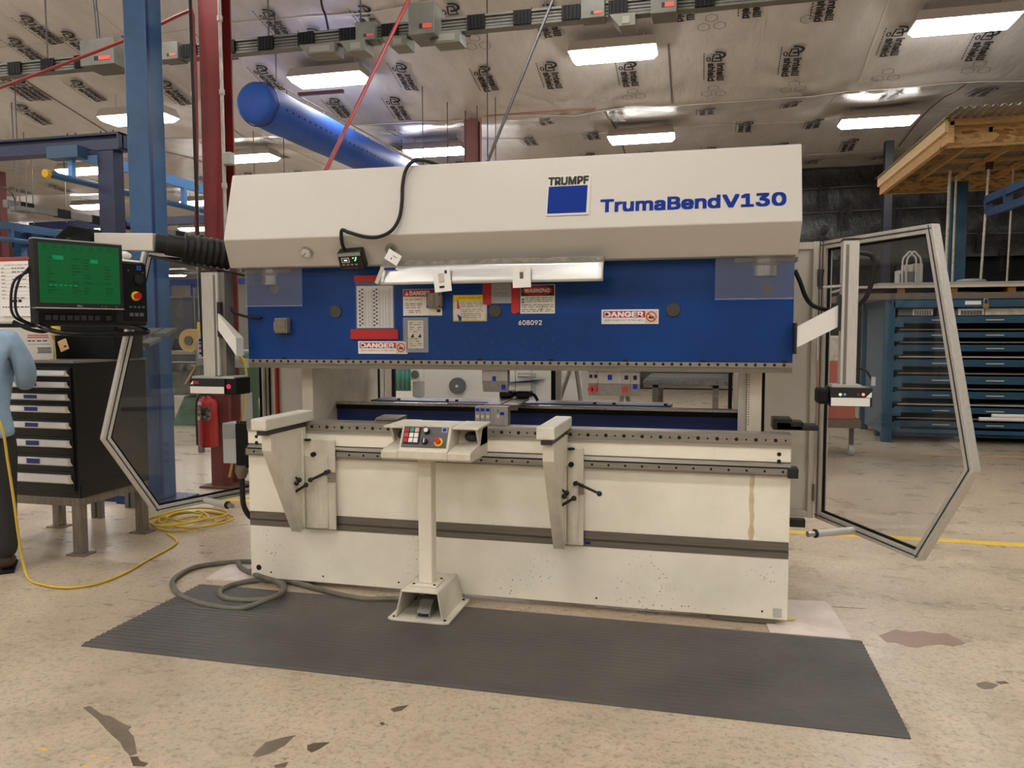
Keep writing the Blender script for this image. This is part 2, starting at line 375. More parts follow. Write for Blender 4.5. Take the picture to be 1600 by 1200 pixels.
# seams of the film: folds along x, joints along y, all hugging the film
def seam(pts, w_, m): 
    P = [Vector((x, y, cz(x, y)-.006)) for x, y in pts]; mb = MB()
    for a, b in zip(P[:-1], P[1:]): mb.bar(a, b, w_, .008)
    mb.o('film_seam', m, ce)
SEAML = mat('seam_tape_light', (206, 200, 192), .3); SEAMD = mat('seam_dark', (112, 104, 96), .6)  # a pale and a darker seam tone
for yy, m in [(9.7, SEAML), (12.0, SEAML), (14.45, SEAML), (6.55, SEAML), (19.2, SEAMD), (24, SEAMD)]:
    seam([(x, yy+.05*math.sin(x*.8)) for x in np.arange(-24, 15, .5)], .035, m)
for xx, y0, y1, m in [(-.9, 5, 9.7, SEAML), (3.55, 5, 8.3, SEAML), (5.15, 5.0, 9.7, SEAML), (2.2, 8, 9.7, SEAMD), (4.9, 9.8, 14.4, SEAML), (-3.5, 5, 9.7, SEAML), (-6.2, 5, 14, SEAML), (1.0, 9.8, 14.4, SEAMD), (8, 5, 9.7, SEAML), (-9, 5, 20, SEAMD), (6.8, 9.8, 14.4, SEAMD)]:
    seam([(xx, y) for y in np.arange(y0, y1, .4)], .03, m)
# printed marks of the film: lamp shaped emblem over two lines of slab lettering, shared mesh
def arc(cx_, cy_, rx, ry, a0, a1, w_, n=14):
    o_ = [(cx_+(rx)*math.cos(a0+(a1-a0)*k/n), cy_+(ry)*math.sin(a0+(a1-a0)*k/n)) for k in range(n+1)]
    i_ = [(cx_+(rx-w_)*math.cos(a0+(a1-a0)*k/n), cy_+(ry-w_)*math.sin(a0+(a1-a0)*k/n)) for k in range(n+1)]
    return o_, i_
def print_mesh(fine=True):
    m = MB(); R, U = Vector((0, 1, 0)), Vector((1, 0, 0))
    P = lambda a, b: Vector((b, a, 0))
    def ring(c, rx, ry, a0, a1, w_):
        o_, i_ = arc(*c, rx, ry, a0, a1, w_)
        for k in range(len(o_)-1): m.add([P(*o_[k]), P(*o_[k+1]), P(*i_[k+1]), P(*i_[k])], [(0, 1, 2, 3)])
    def quad(*q): m.add([P(*a) for a in q], [tuple(range(len(q)))])
    ring((.10, .165), .095, .13, .5*PI-1.9, .5*PI+1.9, .042); ring((.215, .155), .02, .0, 0, 1, 0)
    quad((.07, .10), (.24, .07), (.25, .09), (.07, .125)); quad((.07, .205), (.24, .235), (.25, .215), (.07, .18)); quad((.235, .08), (.26, .08), (.26, .225), (.235, .225))
    quad((.07, .10), (.095, .10), (.095, .205), (.07, .205)); ring((.19, .03), .055, .036, 0, 2*PI, .02)
    addtext(m, 'intelli', P(.31, .165), R, U, h=.105, wd=.43, bold=.035); addtext(m, 'shield', P(.30, .025), R, U, h=.105, wd=.45, bold=.035)
    if fine:
        for k in range(11): quad((.03+.062*k, -.045), (.03+.062*k+.045, -.045), (.03+.062*k+.045, -.03), (.03+.062*k, -.03))
    return m.mesh('printed_mark')
PRM = print_mesh(); PRM.materials.append(INK)
def rec_mesh():
    m = MB()
    for k in range(3):
        a = 2*PI*k/3+.5; c = (.13*math.cos(a), .13*math.sin(a)); pts = [(c[0]+.10*math.cos(2*PI*j/6+a), c[1]+.10*math.sin(2*PI*j/6+a)) for j in range(6)]; pin = [(c[0]+.085*math.cos(2*PI*j/6+a), c[1]+.085*math.sin(2*PI*j/6+a)) for j in range(6)]
        for j in range(6): q = (j+1) % 6; m.add([(*pts[j], 0), (*pts[q], 0), (*pin[q], 0), (*pin[j], 0)], [(0, 3, 2, 1)])
    return m.mesh('recycling_mark')
RCM = rec_mesh(); RCM.materials.append(mat('faint_grey_print', (136, 128, 120), .5))
def on_film(px, py):
    y = 9.0
    for _ in range(30):
        d = ray(px, py); t = 2.0
        lo, hi = .5, 60.0
        for _ in range(40):
            md = (lo+hi)/2; q = CAM+d*md
            if q.z < cz(q.x, q.y): lo = md
            else: hi = md
        return CAM+d*lo
def put_print(x, y, me, name):
    z = cz(x, y); e = .05; L = .5; sy = (cz(x, y+L)-cz(x, y))/L; sx = (cz(x+.3, y)-z)/.3
    o = bpy.data.objects.new(name, me); COL.objects.link(o); o.parent = ce
    ry_ = Vector((0, 1, sy)).normalized(); rx_ = Vector((1, 0, sx)); rx_ = (rx_-ry_*rx_.dot(ry_)).normalized(); rz_ = rx_.cross(ry_)
    o.matrix_local = Matrix(((rx_.x, ry_.x, rz_.x, x), (rx_.y, ry_.y, rz_.y, y), (rx_.z, ry_.z, rz_.z, z-.035), (0, 0, 0, 1)))
done = []
NEARP = [(855, 92), (980, 92), (1120, 76), (1243, 68), (1408, 36), (1550, 40), (750, 100), (700, 0), (560, 4), (410, 10), (320, 45), (620, 95), (850, 2), (610, 148), (515, 150), (95, 45), (12, 55), (0, 118), (190, 52), (110, 122), (20, 118), (400, 98), (250, 122), (25, 160), (30, 20), (480, 40), (1300, -30), (1070, -25), (1180, -30)]
for q in NEARP:
    p = on_film(*q); done.append((p.x, p.y)); put_print(p.x-.15, p.y, PRM, 'printed_mark')
for row, yy in enumerate(np.arange(9.95, 27, 1.75)):
    for x in np.arange(-16 if yy > 12 else -9, 9.5, 1.45):
        xx = x+(row % 2)*.7+random.uniform(-.15, .15)
        put_print(xx, yy+random.uniform(-.1, .1), PRM, 'printed_mark')
for q in [(1112, 33), (1115, 140), (1385, 115), (1527, 103), (1275, 20), (1240, 133), (745, 64), (860, 45), (990, 145), (1330, 205)]:
    p = on_film(*q); put_print(p.x, p.y, RCM, 'recycling_mark')
# walls
struct(MB().box(-46, -1.2, 46.0, 46.3, 0, 6.9), 'wall_far', mat('far_wall_cream', (226, 218, 204), .6))
struct(MB().box(-46.2, -46, -24, 46, 0, 6.9), 'wall_left', MATS['far_wall_cream'])
struct(MB().box(18, 18.2, -24, 20, 0, 6.9), 'wall_right', mat('wall_panel_grey', (150, 142, 132), .6))
struct(MB().box(-46, 18, -24.2, -24, 0, 6.9), 'wall_front', MATS['far_wall_cream'])
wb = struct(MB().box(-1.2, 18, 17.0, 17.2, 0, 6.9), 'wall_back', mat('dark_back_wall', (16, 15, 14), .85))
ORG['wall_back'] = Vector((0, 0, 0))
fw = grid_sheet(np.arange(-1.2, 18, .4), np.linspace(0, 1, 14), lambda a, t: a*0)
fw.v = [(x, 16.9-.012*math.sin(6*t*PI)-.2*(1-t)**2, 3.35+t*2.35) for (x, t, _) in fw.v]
fw.o('hanging_film', FILM_SHADED, wb)
for zz in (3.9, 4.55, 5.15): MB().tube([(x, 16.76, zz+.02*math.sin(x)) for x in np.arange(-1, 17.5, .5)], .014, 6).o('film_seam', MATS['seam_dark'], wb)
def put_wall_print(x, z):
    o = bpy.data.objects.new('printed_mark', PRM); COL.objects.link(o); o.parent = wb
    o.matrix_local = Matrix(((1, 0, 0, x), (0, 0, 1, 16.62), (0, -1, 0, z), (0, 0, 0, 1)))
for r, zz in enumerate((5.45, 4.85, 4.2, 3.75)):
    for k in range(9): put_wall_print(4.3+1.2*k+(r % 2)*.5, zz)
struct(MB().box(-1.35, -1.2, 17.0, 46, 0, 6.9), 'wall_side', MATS['wall_panel_grey'])
# ================================================================ CEILING LIGHTS
DIFF = emit('lit_diffuser', LAMPC, LAMP); HOUS = mat('light_housing', (176, 166, 156), .45)
LW, LD = 1.3, .52
lm = T('ceiling_light', '', 'light', (0, 0, 0), 'fluorescent ceiling lights')
h = MB(); h.hexa([(-LW/2, -LD/2, .0), (LW/2, -LD/2, .0), (LW/2, LD/2, .0), (-LW/2, LD/2, .0)], [(-LW/2+.04, -LD/2+.06, .15), (LW/2-.04, -LD/2+.06, .15), (LW/2-.04, LD/2-.06, .15), (-LW/2+.04, LD/2-.06, .15)])
h.o('housing', HOUS, lm)
d_ = MB(); a = .03; d_.hexa([(-LW/2+.07, -LD/2+.07, -.07), (LW/2-.07, -LD/2+.07, -.07), (LW/2-.07, LD/2-.07, -.07), (-LW/2+.07, LD/2-.07, -.07)], [(-LW/2+.015, -LD/2+.015, 0), (LW/2-.015, -LD/2+.015, 0), (LW/2-.015, LD/2-.015, 0), (-LW/2+.015, LD/2-.015, 0)])
d_.o('diffuser', DIFF, lm)
for s in (-1, 1): MB().cyl((s*.45, 0, .15), (s*.45, 0, .42), .008, n=6).o('hanger', GALV, lm)
first = [True]
def light(p, label):
    if first[0]: lm.location = p; lm['label'] = label; first[0] = False; return
    dup(lm, p, label, 'fluorescent ceiling lights')
for q, z, lb in [((958, 83), 5.72, 'bright ceiling light above the blue logo plate, second in the front row from the right'), ((515, 123), 5.72, 'ceiling light above the start of the blue air duct'),
                 ((1506, 36), 5.72, 'largest ceiling light at the top right corner of the picture'), ((216, 184), 5.3, 'ceiling light half hidden behind the tall blue column'),
                 ((1002, 215), 5.36, 'smaller ceiling light just above the machine top, left of the model name'), ((680, 236), 5.36, 'ceiling light beside the dark red roof post above the machine'),
                 ((1371, 189), 5.36, 'ceiling light left of the wooden loft'), ((388, 246), 5.36, 'ceiling light just right of the red column'),
                 ((134, 266), 5.36, 'ceiling light seen under the navy gantry beam'), ((147, 322), 5.36, 'ceiling light left of the navy gantry post, below the yellow tipped rail'),
                 ((308, 357), 5.36, 'small ceiling light behind the black bellows'), ((148, 358), 5.36, 'small ceiling light just above the black joint cover of the screen arm'),
                 ((318, 316), 5.36, 'tiny ceiling light by the red hose left of the red column'), ((275, 430), 5.36, 'distant ceiling light seen through the left guard door'), ((40, 372), 5.36, 'distant ceiling light low at the left edge behind blue beams')]:
    light(Z(*q, z), lb)
for yy in (2.3, -2.4, -7.1, -11.8, -16.5):  # unseen rows of the grid; far front rows and left columns added to brighten
    for x in (-15.4, -11.2, -6.95, -2.75, 1.52, 5.8, 10.1): light((x, yy, 5.75), 'unseen ceiling light of the rows outside the picture')
for x, yy in ((-2.7, 16.1), (-7, 16.1), (-2.7, 20.8), (-7, 20.8), (-11.2, 20.8), (-2.7, 25.5), (-7, 25.5), (-11.2, 25.5), (-15.4, 25.5), (-7, 30.2), (-11.2, 30.2), (-15.4, 30.2)): light((x, yy, 5.36), 'added ceiling light far behind the machine, unseen behind its cover')  # lamps added out of sight to brighten the floor
for x in (-15.4, -11.2, 10.1, 14): light((x, 6.9, 5.72), 'unseen ceiling light of the rows outside the picture')
# ================================================================ COLUMNS
bc = Y(240, 783, 1.898); bx = bc.x
t = T('blue_column', 'tall mid blue square steel column left of the machine', 'column', (bx, 1.95, 0))
MB().box(bx-.115, bx+.115, 1.85, 2.08, .02, 5.6).o('shaft', BLUEC, t, bevel=.012)
MB().box(bx-.26, bx+.26, 1.72, 2.22, 0, .02).o('base_plate', BLUEB, t)
MB().box(bx-.3, bx+.3, 1.86, 2.06, 5.55, 6.3).o('cap_bracket', BLUEC, t)
MB().bar((bx-.55, 1.82, .03), (bx-.1, 1.82, .03), .06, .06).o('floor_strut', BLUEB, t)
MB().box(bx+.114, bx+.118, 1.862, 1.9, .02, 5.5).o('corner_seam', BLUEB, t)
rx = -1.985
t = T('red_column', 'dark red steel column carrying the extinguisher left of the machine', 'column', (rx, 2.7, 0))
m = MB()
m.box(rx-.11, rx+.11, 2.60, 2.62, .02, 5.9); m.box(rx-.11, rx+.11, 2.80, 2.82, .02, 5.9); m.box(rx-.008, rx+.008, 2.62, 2.80, .02, 5.9)
m.o('shaft', REDC, t); MB().box(rx-.2, rx+.2, 2.52, 2.9, 0, .02).o('base_plate', mat('rusty_plate', (96, 58, 42), .7), t)
for nm, dx, rr in (('conduit', -.165, .018), ('conduit', .15, .018)):
    c = MB().cyl((rx+dx, 2.57, 1.3 if dx > 0 else 1.7), (rx+dx, 2.57, 6.0), rr, n=10).o(nm, GALV, t)
    for zz in (2.2, 3.0, 3.9, 4.6): MB().cyl((rx+dx, 2.57, zz), (rx+dx, 2.57, zz+.05), rr+.009, n=10).o('coupling', GALV, c)
MB().box(rx+.17, rx+.26, 2.52, 2.6, 3.22, 3.34).o('junction_box', GREYL, t, bevel=.01)
# red/black lines dropping beside it
p0 = Y(297, 0, 2.3); p1 = Y(309, 362, 2.3)
one(MB().tube([(p0.x, 2.3, 5.9), p0, p1, (p1.x+.02, 2.3, 1.35)], .016, 8), 'power_cable', RUB, 'black power cable dropping straight beside the red column', 'cable')
pts = [Y(302, 40, 2.45), Y(306, 120, 2.45), Y(308, 250, 2.45), Y(306, 360, 2.45), Y(312, 430, 2.45), Y(316, 530, 2.45)]
one(MB().tube(catmull(pts), .014, 8), 'red_air_line', REDP, 'thin red air line running down beside the red column', 'pipe')
pts = [Y(302, 42, 2.45), Y(300, 20, 2.45), Y(286, 21, 2.45), Y(190, 65, 2.45), Y(0, 137, 2.45), Y(-120, 180, 2.45)]
one(MB().tube(catmull(pts, 5), .016, 8), 'red_air_line', REDP, 'red air line crossing the top left from the red column to the picture edge', 'pipe')
one(MB().cyl(Y(648, -20, 2.9), Y(508, 268, 1.2), .017, n=10), 'red_conduit', REDP, 'slanting red pipe dropping from the bus duct to behind the machine', 'pipe')
one(MB().cyl(Y(872, -20, 2.8), Y(758, 262, 1.5), .013, n=10), 'grey_conduit', mat('dark_grey_pipe', (58, 53, 50), .55), 'slanting dark grey pipe dropping towards the machine top', 'pipe')
p = Y(737, 145, 9.6)
t = T('roof_post', 'dark reddish roof post rising behind the machine, right of a ceiling light', 'post', (p.x, 9.6, 0))
MB().box(p.x-.13, p.x+.13, 9.53, 9.55, 0, cz(p.x, 9.6)).box(p.x-.13, p.x+.13, 9.74, 9.76, 0, cz(p.x, 9.6)).box(p.x-.012, p.x+.012, 9.55, 9.74, 0, 5.5).o('shaft', mat('maroon_paint', (104, 54, 48), .55), t)
MB().box(p.x-.24, p.x+.24, 9.4, 9.9, 0, .03).o('base_plate', MATS['maroon_paint'], t)
a = Y(727, 150, 9.3); one(MB().cyl((a.x, 9.3, 2), (a.x, 9.3, 5.7), .012, n=6), 'hanging_rod', ROD, 'thin dark rod hanging just left of the reddish roof post', 'rod')
for px, py, yy, lb in [(745, 130, 9.2, 'thin dark rod hanging just right of the reddish roof post'), (761, 12, 6.5, 'long thin dark rod crossing the bus duct, nearest the grey slanting pipe'), (774, 133, 9.0, 'thin dark rod right of the slanting grey pipe'), (699, 186, 9.0, 'thin rod hanging in front of the light beside the roof post'), (660, 155, 8.5, 'faint thin rod left of the light beside the roof post')]:
    a = Y(px, py, yy); one(MB().cyl((a.x, yy, 2.2), (a.x, yy, min(a.z+.3, cz(a.x, yy)+.05)), .009, n=6), 'hanging_rod', ROD, lb, 'rod')
pts = [Y(752, 262, 9.0), Y(751, 183, 9.0), Y(760, 181, 9.0), Y(930, 169, 9.4)]
one(MB().tube(pts, .016, 8), 'copper_pipe', mat('copper_brown', (140, 96, 78), .45), 'thin brown pipe running under the film with a drop right of the roof post', 'pipe')
# ================================================================ BLUE FABRIC AIR DUCT
A = Z(398, 160, 4.85); r_ = .31
t = T('air_duct', 'large royal blue fabric air duct hung under the ceiling film', 'duct', (A.x, A.y, A.z))
DUCT = mat('royal_blue_fabric', (32, 84, 178), .6, 0, (26, 70, 156), 2, bump=.1, bs=8)
pts = []; rs = []
for k in range(0, 26): y = A.y+k*.45; pts.append((A.x+.012*k*.45, y, A.z+.01*k*.45)); rs.append(r_*(1+.012*math.sin(k*2.1)))
rs[0] = r_*.93
MB().tube(pts, rs, 28, cap=False).o('tube', DUCT, t)
MB().ell((A.x, A.y+.02, A.z), r_*.94, .13, r_*.94, 24, 12).o('end_cap', DUCT, t)
MB().tube([(A.x+math.cos(2*PI*k/28)*r_*1.005, A.y+.12+.02*math.sin(5*k), A.z+math.sin(2*PI*k/28)*r_*1.005) for k in range(29)], .009, 6).o('end_hem', BLUEB, t)
m = MB()
for k in range(46):
    y = A.y+.35+k*.17; an = -.12; c = Vector((A.x+.012*(y-A.y)+math.cos(an)*r_, y, A.z+math.sin(an)*r_)); m.disc(c, (math.cos(an), 0, math.sin(an)), .018, .004, 8)
m.o('outlet_hole', HOLE, t, kind='stuff')
for k in range(14):
    y = A.y+.3+k*.6; MB().cyl((A.x, y, A.z+r_*.98), (A.x, y, A.z+r_+.12), .008, n=6).o('hook', INKG, t)
a = A+Vector((0, 1.0, r_+.12)); MB().cyl(a-Vector((0, 1.0, 0)), a+Vector((.1, 9, 0.1)), .006, n=6).o('carrier_wire', INKG, t)
MB().bar((A.x-.05, A.y+1.35, A.z+.5), (A.x+.75, A.y+1.3, A.z+.48), .05, .05).o('hanger_beam', MATS['maroon_paint'], t)
for k in (0, 5): MB().cyl((A.x, A.y+.6+k, A.z+r_+.1), (A.x, A.y+.6+k, cz(A.x, A.y+.6+k)), .007, n=6).o('hanger_rod', ROD, t)
# ================================================================ BUS DUCT
YB = 3.1
t = T('bus_duct', 'long grey bus duct with black joint bands crossing below the ceiling', 'busbar', tuple(Y(500, 59, YB)))
q = Y(500, 59, YB); zb = q.z
m = MB(); m.box(-7.5, 5.5, YB, YB+.11, zb-.072, zb-.05).box(-7.5, 5.5, YB, YB+.11, zb+.05, zb+.072).box(-7.5, 5.5, YB+.03, YB+.08, zb-.05, zb+.05)
m.o('rail', GREYB, t)
for zz in (-.03, 0, .03): MB().box(-7.5, 5.5, YB+.012, YB+.03, zb+zz-.01, zb+zz+.01).o('web_rib', GREYB, t)
for px in (21, 73, 126, 240, 295, 355, 415, 478, 543, 609, 744, 816, 892, 965, 1100):
    x = Y(px, 60, YB).x; mm = MB()
    for k in range(5): mm.box(x-.085+k*.036, x-.055+k*.036, YB-.018, YB+.13, zb-.066, zb+.066)
    mm.box(x-.08, x+.08, YB-.008, YB+.12, zb-.07, zb+.07); mm.o('joint_band', BLACKM, t)
for pa, pb, hh, dd in ((135, 187, .13, .2), (250, 279, .085, .05), (557, 588, .085, .05), (644, 684, .14, .2), (908, 945, .085, .05), (1017, 1057, .13, .12)):
    x0, x1 = Y(pa, 60, YB-dd/2).x, Y(pb, 60, YB-dd/2).x
    b = MB().box(x0, x1, YB-dd, YB+.13, zb-hh, zb+hh*1.1).o('switch_box', GREYB, t, bevel=.006)
    MB().box(x0+(x1-x0)*.55, x0+(x1-x0)*.9, YB-dd-.003, YB-dd, zb-hh*.62, zb-hh*.3).o('red_label', mat('red_sticker', (206, 84, 70), .5), b)
    MB().box(x0+(x1-x0)*.42, x0+(x1-x0)*.54, YB-dd-.003, YB-dd, zb-hh*.62, zb-hh*.3).o('black_label', INK, b)
for pa, pb, hh in ((471, 526, .1), (534, 574, .11), (600, 639, .1), (666, 721, .11), (953, 993, .11)):
    x0, x1 = Y(pa, 60, YB).x, Y(pb, 60, YB).x
    b = MB().prism([(x0, YB-.06, zb-.075), (x1, YB-.06, zb-.075), (x1, YB-.06, zb-.075-hh), (x0+.09, YB-.06, zb-.075-hh)], (0, .22, 0)).o('tap_off_box', mat('tap_box_green_grey', (112, 112, 102), .5), t)
    MB().box(x0+.12, x1-.05, YB-.064, YB-.06, zb-.075-hh*.85, zb-.075-hh*.25).o('lid', mat('tap_lid_grey', (136, 136, 126), .45), b)
for px in (66, 415, 347, 560, 850):
    x = Y(px, 40, YB).x; MB().cyl((x, YB+.055, zb+.07), (x, YB+.055, cz(x, YB)), .008, n=6).o('hanger_rod', ROD, t)
for px in (141, 1012):
    x = Y(px, 40, YB-.1).x; MB().tube(catmull([(x, YB+.02, zb+.14), (x-.01, YB+.02, zb+.3), (x-.03, YB+.03, zb+.5), (x-.06, YB+.05, zb+.7), (x-.06, YB+.05, 5.9)]), .02, 8).o('cable', ROD, t)
x = Y(512, 30, YB).x; MB().tube(catmull([(x, YB+.02, zb+.05), (x-.02, YB, zb+.2), (x-.1, YB+.05, zb+.45), (x-.12, YB+.05, 5.9)]), .012, 8).o('cable', RUB, t)
# ================================================================ PRESS BRAKE
pb = T('press_brake', 'large cream and blue press brake standing in the middle of the shop', 'machine', (1.615, .6, 0))
ORG[pb.name] = Vector((1.615, .6, 0)); BW = 3.23
bed = MB()
bed.box(0, BW, 0, .14, .46, .822).box(0, BW, 0, .14, .035, .37).box(0, BW, .012, .14, .37, .46).box(0, BW, 0, .14, .892, .968)
bed.o('bed', CREAMB, pb, bevel=.003)
MB().box(.002, BW-.002, -.002, .011, .371, .459).o('lower_guide_strip', STEELD, pb)
MB().box(.002, BW-.002, -.004, -.002, .405, .416).o('lower_guide_groove', mat('dark_groove', (70, 64, 56), .6), pb)
g = MB().prism([(0, -.012, .868), (0, .01, .892), (0, .14, .892), (0, .14, .822), (0, -.03, .822), (0, -.03, .862)], (BW, 0, 0)).o('guide_rail', STEEL, pb)
MB().box(0, BW, -.033, -.03, .824, .832).o('rail_lip', STEELD, g); MB().box(.01, BW-.01, -.0305, -.029, .862, .87).o('rail_groove', HOLE, g)
MB().box(BW-.02, BW+.035, -.045, .04, .815, .868).o('rail_end_stop', BLACK, g, bevel=.004)
def holes(xs_, z, y, r, nm, par, d=.004):
    m = MB()
    for x in xs_: m.cyl((x, y-.001, z), (x, y+d, z), r, n=8)
    return m.o(nm, HOLE, par, kind='stuff')
holes(np.arange(.06, BW, .092), .846, -.031, .007, 'rail_bolt_hole', g)
tb = MB().prism([(0, -.012, .985), (0, -.012, 1.03), (0, 0, 1.04), (0, .12, 1.04), (0, .12, .968), (0, .0, .968), (0, .0, .985)], (BW, 0, 0)).o('die_holder', STEEL, pb)
MB().box(0, BW, -.006, .0, .968, .984).o('lower_step', mat('light_steel_step', (176, 172, 162), .45, .5), tb)
holes(np.arange(.05, BW, .1), 1.010, -.013, .0105, 'clamp_bolt_hole', tb); holes(np.arange(.1, BW, .1), 1.010, -.013, .0055, 'small_bolt_hole', tb)
for x in (.06, BW-.06):
    for z, r in ((.935, .011), (.897, .011)): MB().cyl((x, -.002, z), (x, .01, z), r, n=10).o('bed_hole', HOLE, pb)
MB().cyl((.055, -.002, .1), (.055, .02, .1), .018, n=12).o('lifting_hole', HOLE, pb)
for x in (.14, .5, 1.0, 2.2, 3.1): MB().cyl((x, -.001, .075), (x, .004, .075), .006, n=8).o('bed_hole', HOLE, pb)
MB().box(2.115+.02, 2.145+.02, -.0045, -.002, .385, .4).o('small_blue_label', INKB, pb)
for x in (.06, BW-.4): MB().box(x, x+.34, 0.01, .3, .007, .035).o('levelling_foot', STEELD, pb)
mm = MB().box(3.155, 3.2, -.008, .0, .05, .1); mm.o('foot_bolt_plate', mat('pale_foot_plate', (196, 196, 186), .5), pb)
m = MB(); rr_ = random.Random(3); m.prism([(3.028-.012*rr_.random(), -.0012, .82-.045*k) for k in range(9)]+[(3.04+.012*rr_.random(), -.0012, .46+.045*k) for k in range(9)], (0, .001, 0)); m.o('rust_run', mat('rust_run_tan', (206, 188, 146), .5, 0, (226, 214, 184), 12), pb)
# ram with upper clamp
ram = MB().box(0, BW, .03, .13, 1.42, 2.0).o('ram', BLUER, pb, bevel=.004)
cl = MB().prism([(0, .026, 1.395), (0, .026, 1.42), (0, .13, 1.42), (0, .13, 1.366), (0, .034, 1.366), (0, .034, 1.395)], (BW, 0, 0)).o('upper_clamp', STEEL, pb)
MB().box(0, BW, .030, .034, 1.366, 1.395).o('clamp_lip', STEELD, cl)
holes(np.arange(.035, BW, .0485), 1.408, .025, .0085, 'clamp_hole', cl)
for x in np.arange(.25, 3.2, .42): MB().box(x-.012, x+.012, .024, .03, 1.420, 1.432).o('clamp_screw', HOLE, ram)
for x, z in ((.603, 1.711), (1.604, 1.707), (2.608, 1.705)): MB().cyl((x, .03, z), (x, .022, z), .04, .037, 20).o('ram_plug', PLUG, ram)
for px in (430, 1200):
    p = Y(px, 452, .03); MB().cyl((p.x, .03, p.z), (p.x, .024, p.z), .03, n=16).o('ram_plug', PLUG, ram)
# cover housing
hz = [(-.152, 1.97), (-.196, 2.132), (-.09, 2.531), (1.35, 2.531), (1.35, 1.97)]
YU = -.075; ul, ur = Y(359, 417.5, YU), Y(1247, 400, YU); ZU = (ul.z+ur.z)/2
hz = [(YU, ZU), (-.196, 2.132), (-.09, 2.531), (1.35, 2.531), (1.35, ZU)]
le = [(ul.x if i in (0, 4) else -.004) for i in range(5)]; re_ = [(ur.x if i in (0, 4) else BW+.008) for i in range(5)]
MB().add([(le[i], *hz[i]) for i in range(5)]+[(re_[i], *hz[i]) for i in range(5)], [(0, 1, 2, 3, 4), (9, 8, 7, 6, 5)]+[(i, 5+i, 5+(i+1) % 5, (i+1) % 5) for i in range(5)]).o('top_cover', CREAMT, pb, bevel=.006)
def HY(z): return -.196+(z-2.132)/(2.531-2.132)*.106          # front of the leaning cover
def LY(z): return YU-(z-ZU)/(2.132-ZU)*(YU+.196)                     # front of the undercut below it
HU = Vector((0, .106, .399)).normalized(); HN = Vector((0, -.399, .106)).normalized(); LN = Vector((0, -(2.132-ZU), -(YU+.196))).normalized()
# side frames, seen below the ram
for a, b, zt in ((472, 489, 2.0), (1167, 1190, 2.0)):
    x0, x1 = Y(a, 620, .26).x, Y(b, 620, .26).x
    f = MB().box(x0, x1, .26, 1.3, .04, 1.97).o('side_frame', CREAMW, pb, bevel=.003)
    if a > 1000:
        MB().box(x0-.045, x0-.002, .3, .34, .9, 1.97).o('scale_strip', ALU, f)
        m = MB()
        for k in range(30): m.box(x0+.006, x0+.014, .258, .26, 1.06+k*.014, 1.064+k*.014)
        m.o('scale_mark', HOLE, f, kind='stuff')
        MB().box(x1+.006, x1+.02, .3, .33, .9, 1.97).o('door_seal', BLACKM, f)
        for k, (dx, dz) in enumerate(((.06, .035), (.12, .02), (.2, .02))): MB().box(x1+.04+dx*.3, x1+.1+dx, .2, .34, 1.04+.03*k*0+dz*0, 1.05+.03*(3-k)*.6).o('black_clamp', BLACK, f, bevel=.006)
    else:
        MB().box(x0-.09, x0-.004, .45, .47, .9, 1.97).o('frame_panel', CREAM, f)
# hydraulic cylinders with clear covers
for px0, px1 in ((404, 440), (1170, 1222)):
    a, b = Y(px0, 415, .05), Y(px1, 415, .05); xc = (a.x+b.x)/2; r = (b.x-a.x)/2
    c = MB().cyl((xc, .09, 1.88), (xc, .09, 1.99), r, n=28).o('cylinder_rod', BRIGHT, pb)
    MB().cyl((xc, .09, 1.935), (xc, .09, 1.95), r*1.06, n=28).o('wiper_ring', STEELD, c)
    MB().box(xc-r*1.9, xc+r*1.9, .02, .14, 1.955, 1.975).o('flange', STEELD, c)
for x0, x1, z0, z1 in ((Y(384, 479, -.09).x, Y(473, 479, -.09).x, 1.742, 1.966), (Y(1117, 470, -.09).x, Y(1240, 470, -.09).x, 1.752, 1.966)):
    MB().box(x0, x1, -.094, -.09, z0, z1).box(x0, x0+.004, -.09, .0, z0, z1).o('clear_cover', ACRYL, pb)
    MB().box(x0, x1, -.097, -.094, z0, z0+.006).o('cover_edge', sheet('clear_edge', (.9, .93, .96), .1, .15), pb)
# back gauge inside the machine
x0, x1 = Y(487, 640, .6).x, Y(1160, 640, .6).x
bgm = MB().box(x0, x1, .6, .72, .945, 1.088).o('back_gauge_beam', BLUEB, pb, bevel=.004)
MB().box(x0+.06, x1, .59, .66, 1.088, 1.108).o('gauge_rail', BRIGHT, bgm, bevel=.003); MB().box(x0, x0+.07, .58, .64, 1.085, 1.112).o('rail_stop', BLACK, bgm)
MB().box(x0+1.0, x0+1.55, .592, .66, 1.1085, 1.112).o('rail_cover', STEELD, bgm)
MB().box(x0, x1, .588, .592, 1.06, 1.09).o('gauge_groove', BLACKM, bgm)
for xa in (1.0, 2.0): MB().box(xa-.1, xa+.62, .62, .7, .9, .945).o('beam_carrier', BLUEB, bgm)
p, q = Y(588, 622, 1.05), Y(1050, 627, 1.05)
pl = MB().box(p.x, q.x, .95, 1.2, p.z-.03, p.z-.004).o('gauge_table', mat('grey_blue_plate', (96, 104, 136), .35, .3), pb)
for px in (625, 700, 715, 930, 960, 1040): x = Y(px, 622, 1.0).x; MB().cyl((x, .98, p.z-.004), (x, .98, p.z+.008), .012, n=8).o('plate_screw', BLACK, pl)
